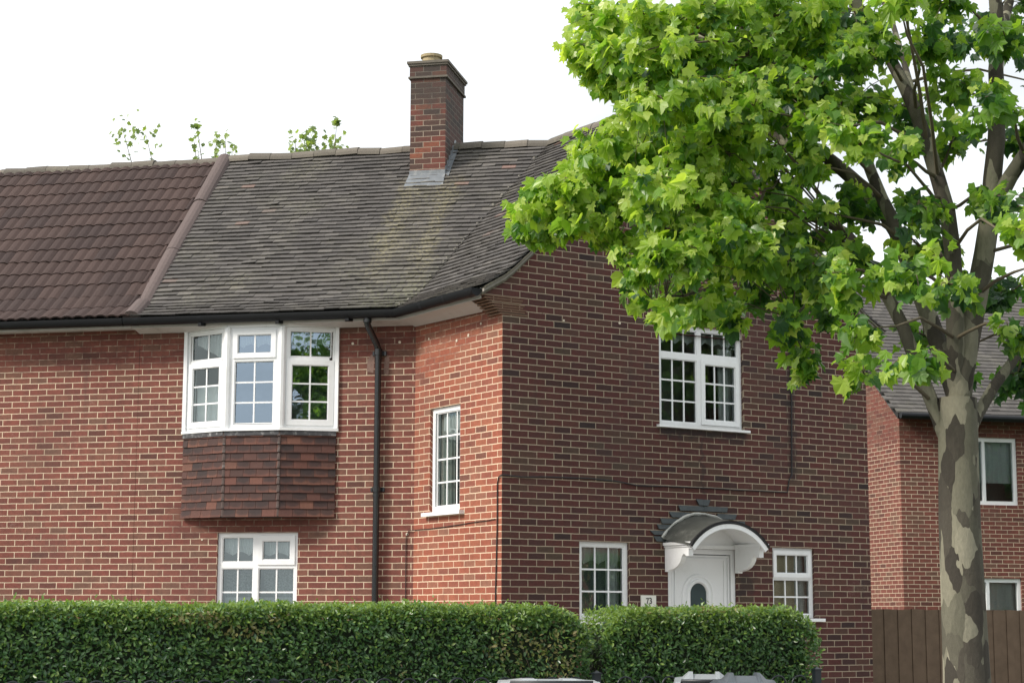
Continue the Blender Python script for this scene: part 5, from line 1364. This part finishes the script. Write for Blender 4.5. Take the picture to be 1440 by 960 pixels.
wheelie_bin('wide grey lidded wheelie bin in front of the long hedge near the gap', SP(.26, 13.2, .1), yawd + rad(182), plain('light_grey_lid', (.36, .39, .41), .3, .2, 3), M_BINBODY, W_=.66, D_=.72, H_=1.10, dome=.018)
wheelie_bin('wheelie bin with pale grey lid, left one of the pair before the short hedge', SP(1.53, 14.95, .1), yawd + rad(176), plain('pale_grey_lid', (.25, .275, .29), .35, .12, 4), M_BINBODY, W_=.44, D_=.52, H_=1.055, dome=.075)
wheelie_bin('wheelie bin with darker humped lid, right one of the pair before the short hedge', SP(1.765, 14.3, .1), yawd + rad(4), plain('slate_grey_lid', (.065, .078, .092), .36, .12, 4), M_BINBODY, W_=.42, D_=.52, H_=1.055, dome=.085)

# ------------------------------------------------------------------ trees behind the ridge
def back_tree(label, base, tips, spread):
    base = V(base); t = thing('garden_tree', label, 'tree', base, 'trees behind the roof')
    b = MB(); b.smooth = True
    fork = base + V((0, 0, 5.5))
    b.tube([base, base + V((.05, .02, 3)), fork], [.16, .12, .09], 10); b.build('trunk', M_BARK, t)
    tw = MB(); tw.smooth = True; L = Leaves()
    for (dx, z, n, sz) in tips:
        e = base + R0 * dx + F0 * random.uniform(-.5, .5); e.z = z
        m = fork.lerp(e, .5) + R0 * (dx * .12) + V((0, 0, .5))
        tw.tube([fork, m, m.lerp(e, .5) + rv(.06), e], [.05, .03, .012, .004], 5)
        for _ in range(int(n * 2.2)):
            k = random.random()
            r_ = rv(sz); r_.z *= 1.7; p = e + r_ + (m - e).normalized() * random.uniform(0, sz * 3)
            L.add(p, (rv(.6) + V((0, 0, -.2))).normalized(), (V((0, 0, .5)) - F0 * .6 + rv(.6)).normalized(), random.uniform(.05, .085), random.random(), PLN, .15, .3)
    # fuller crown below the ridge line
    for _ in range(700):
        o = rv(); o.normalize(); p = base + V((0, 0, 6.6)) + V((o.x * spread, o.y * spread, o.z * 1.7)) * random.uniform(.6, 1)
        L.add(p, (o + rv(.4) - Z * .3).normalized(), (V((0, 0, .7)) + rv(.5)).normalized(), random.uniform(.08, .13), random.random() * .7, PLN, .15, .3)
    tw.build('branches', M_TWIG, t); L.build('crown', M_FARLEAF, t)
back_tree('tree with a tuft of green leaves showing above the ridge right of the party capping', (3.95, 12.31, 0),
          [(-.46, 10.2, 14, .09), (-.3, 10.42, 22, .09), (-.27, 10.15, 22, .10), (-.1, 10.18, 12, .07), (.07, 10.05, 10, .07), (.2, 10.22, 26, .09), (.27, 10.6, 9, .04), (-.55, 10.0, 8, .06)], 1.6)
back_tree('thin tree with sparse twigs showing above the ridge at the far left', (2.44, 13.29, 0),
          [(-.6, 10.3, 5, .05), (-.49, 10.05, 5, .06), (-.43, 10.4, 7, .05), (-.19, 10.38, 8, .05), (-.22, 10.05, 5, .05), (.05, 10.25, 5, .05), (.15, 10.05, 8, .06), (-.11, 9.95, 6, .05), (-1.4, 10.3, 12, .1), (-1.9, 10.5, 16, .12)], 1.6)


# ------------------------------------------------------------------ things off to the sides
def simple_house(label, loc, rz, Lx=9, Wy=7):
    h = thing('brick_house', label, 'house', loc); h.rotation_euler = (0, 0, rz)
    def bl(bb, n, m, par=None, bevel=0):
        o = bb.build(n, m, None, bevel); o.parent = par or h; return o
    F = Frame((0, 0, 0), (1, 0, 0))
    b = MB(); wins = [(1, 2.3, 1, 2.3), (6.6, 8, 1, 2.3), (1, 2.3, 3.6, 4.8), (4, 5, 3.6, 4.8), (6.6, 8, 3.6, 4.8)]
    wall_cells(b, F, 0, Lx, 0, 5.2, wins)
    for (x, y0, y1) in ((0, 0, Wy), (Lx, 0, Wy)):
        b.poly([V((x, y0, 0)), V((x, y1, 0)), V((x, y1, 5.2)), V((x, Wy / 2, 8)), V((x, y0, 5.2))], [(y0, 0), (y1, 0), (y1, 5.2), (Wy / 2, 8), (y0, 5.2)])
    b.poly([V((0, Wy, 0)), V((Lx, Wy, 0)), V((Lx, Wy, 5.2)), V((0, Wy, 5.2))], [(0, 0), (Lx, 0), (Lx, 5.2), (0, 5.2)])
    bl(b, 'wall', [M_BRICK_L, M_DARK])
    b = MB()
    for sd in (0, 1):
        for k in range(38):
            f0, f1 = k / 38, (k + 1.25) / 38
            yy = lambda f: (-.38 + (Wy / 2 + .38) * f) if sd == 0 else (Wy + .38 - (Wy / 2 + .38) * f)
            zz = lambda f: 5.16 + 3.02 * min(f, 1)
            x = -.22 - (k % 2) * .08
            while x < Lx + .2:
                x2 = min(x + .165, Lx + .2); j = random.gauss(0, .003)
                b.hexa([V((x, yy(f0), zz(f0) + j)), V((x2 - .002, yy(f0), zz(f0) + j)), V((x2 - .002, yy(f1), zz(f1) - .01)), V((x, yy(f1), zz(f1) - .01)), V((x, yy(f0), zz(f0) + .028 + j)), V((x2 - .002, yy(f0), zz(f0) + .028 + j)), V((x2 - .002, yy(f1), zz(f1))), V((x, yy(f1), zz(f1)))])
                x = x2
    bl(b, 'roof_tiles', M_TILE_R)
    b = MB(); b.smooth = True; b.tube([V((-.2, -.46, 5.10)), V((Lx + .2, -.46, 5.10))], .055, 8); bl(b, 'gutter', M_GUTTER)
    b = MB(); b.hexa([V((-.2, -.35, 5.05)), V((Lx + .2, -.35, 5.05)), V((Lx + .2, Wy / 2, 8.05)), V((-.2, Wy / 2, 8.05)), V((-.2, -.38, 5.15)), V((Lx + .2, -.38, 5.15)), V((Lx + .2, Wy / 2, 8.17)), V((-.2, Wy / 2, 8.17))])
    b.hexa([V((-.2, Wy / 2, 8.05)), V((Lx + .2, Wy / 2, 8.05)), V((Lx + .2, Wy + .35, 5.05)), V((-.2, Wy + .35, 5.05)), V((-.2, Wy / 2, 8.172)), V((Lx + .2, Wy / 2, 8.172)), V((Lx + .2, Wy + .38, 5.15)), V((-.2, Wy + .38, 5.15))])
    rf = bl(b, 'roof', M_DECK)
    for a, c, e, g in wins:
        b = MB(); b.rect_frame(F, a, c, e, g, .07, -.1, -.03); b.box(F, (a + c) / 2 - .03, (a + c) / 2 + .03, -.1, -.03, e + .07, g - .07); fr = bl(b, 'window', M_PVC)
        b = MB(); b.poly([F.p(a, -.06, e), F.p(c, -.06, e), F.p(c, -.06, g), F.p(a, -.06, g)]); bl(b, 'pane', M_GLASS, fr)
        b = MB(); b.grid([[F.p(a + (c - a) * i / 30, -.16 + .015 * math.sin(i * 1.7), z) for i in range(31)] for z in (e + .4, g)]); bl(b, 'curtain', M_NET, fr)
    return h
simple_house('brick house with plain gabled roof beyond the right end of the corner house', (12.5, 6.5, .05), rad(-18))
simple_house('brick house across the road far to the left', (-33, -6, .05), rad(118))
simple_house('brick house across the road opposite the front door', (27, -22, .05), rad(140))
# close boarded fence between the houses
fc = thing('garden_fence', 'brown close boarded garden fence to the right of the corner house', 'fence', (5.6, .9, .05))
FF = Frame((5.58, .9, 0), (.97, -.22, 0))
b = MB()
M_FENCE = plain('fence_boards', (.14, .10, .07), .9, .35, 8, .2, .004)
for k in range(62): b.box(FF, k * .105, k * .105 + .102, -.01 - (k % 2) * .012, .008 - (k % 2) * .012, .10, 1.75 + random.uniform(-.006, .006))
b.build('boarding', M_FENCE, fc)
for k in range(4):
    b = MB(); b.box(FF, k * 2.1 - .05, k * 2.1 + .05, -.13, -.03, .05, 1.85); b.build('post', M_FENCE, fc)
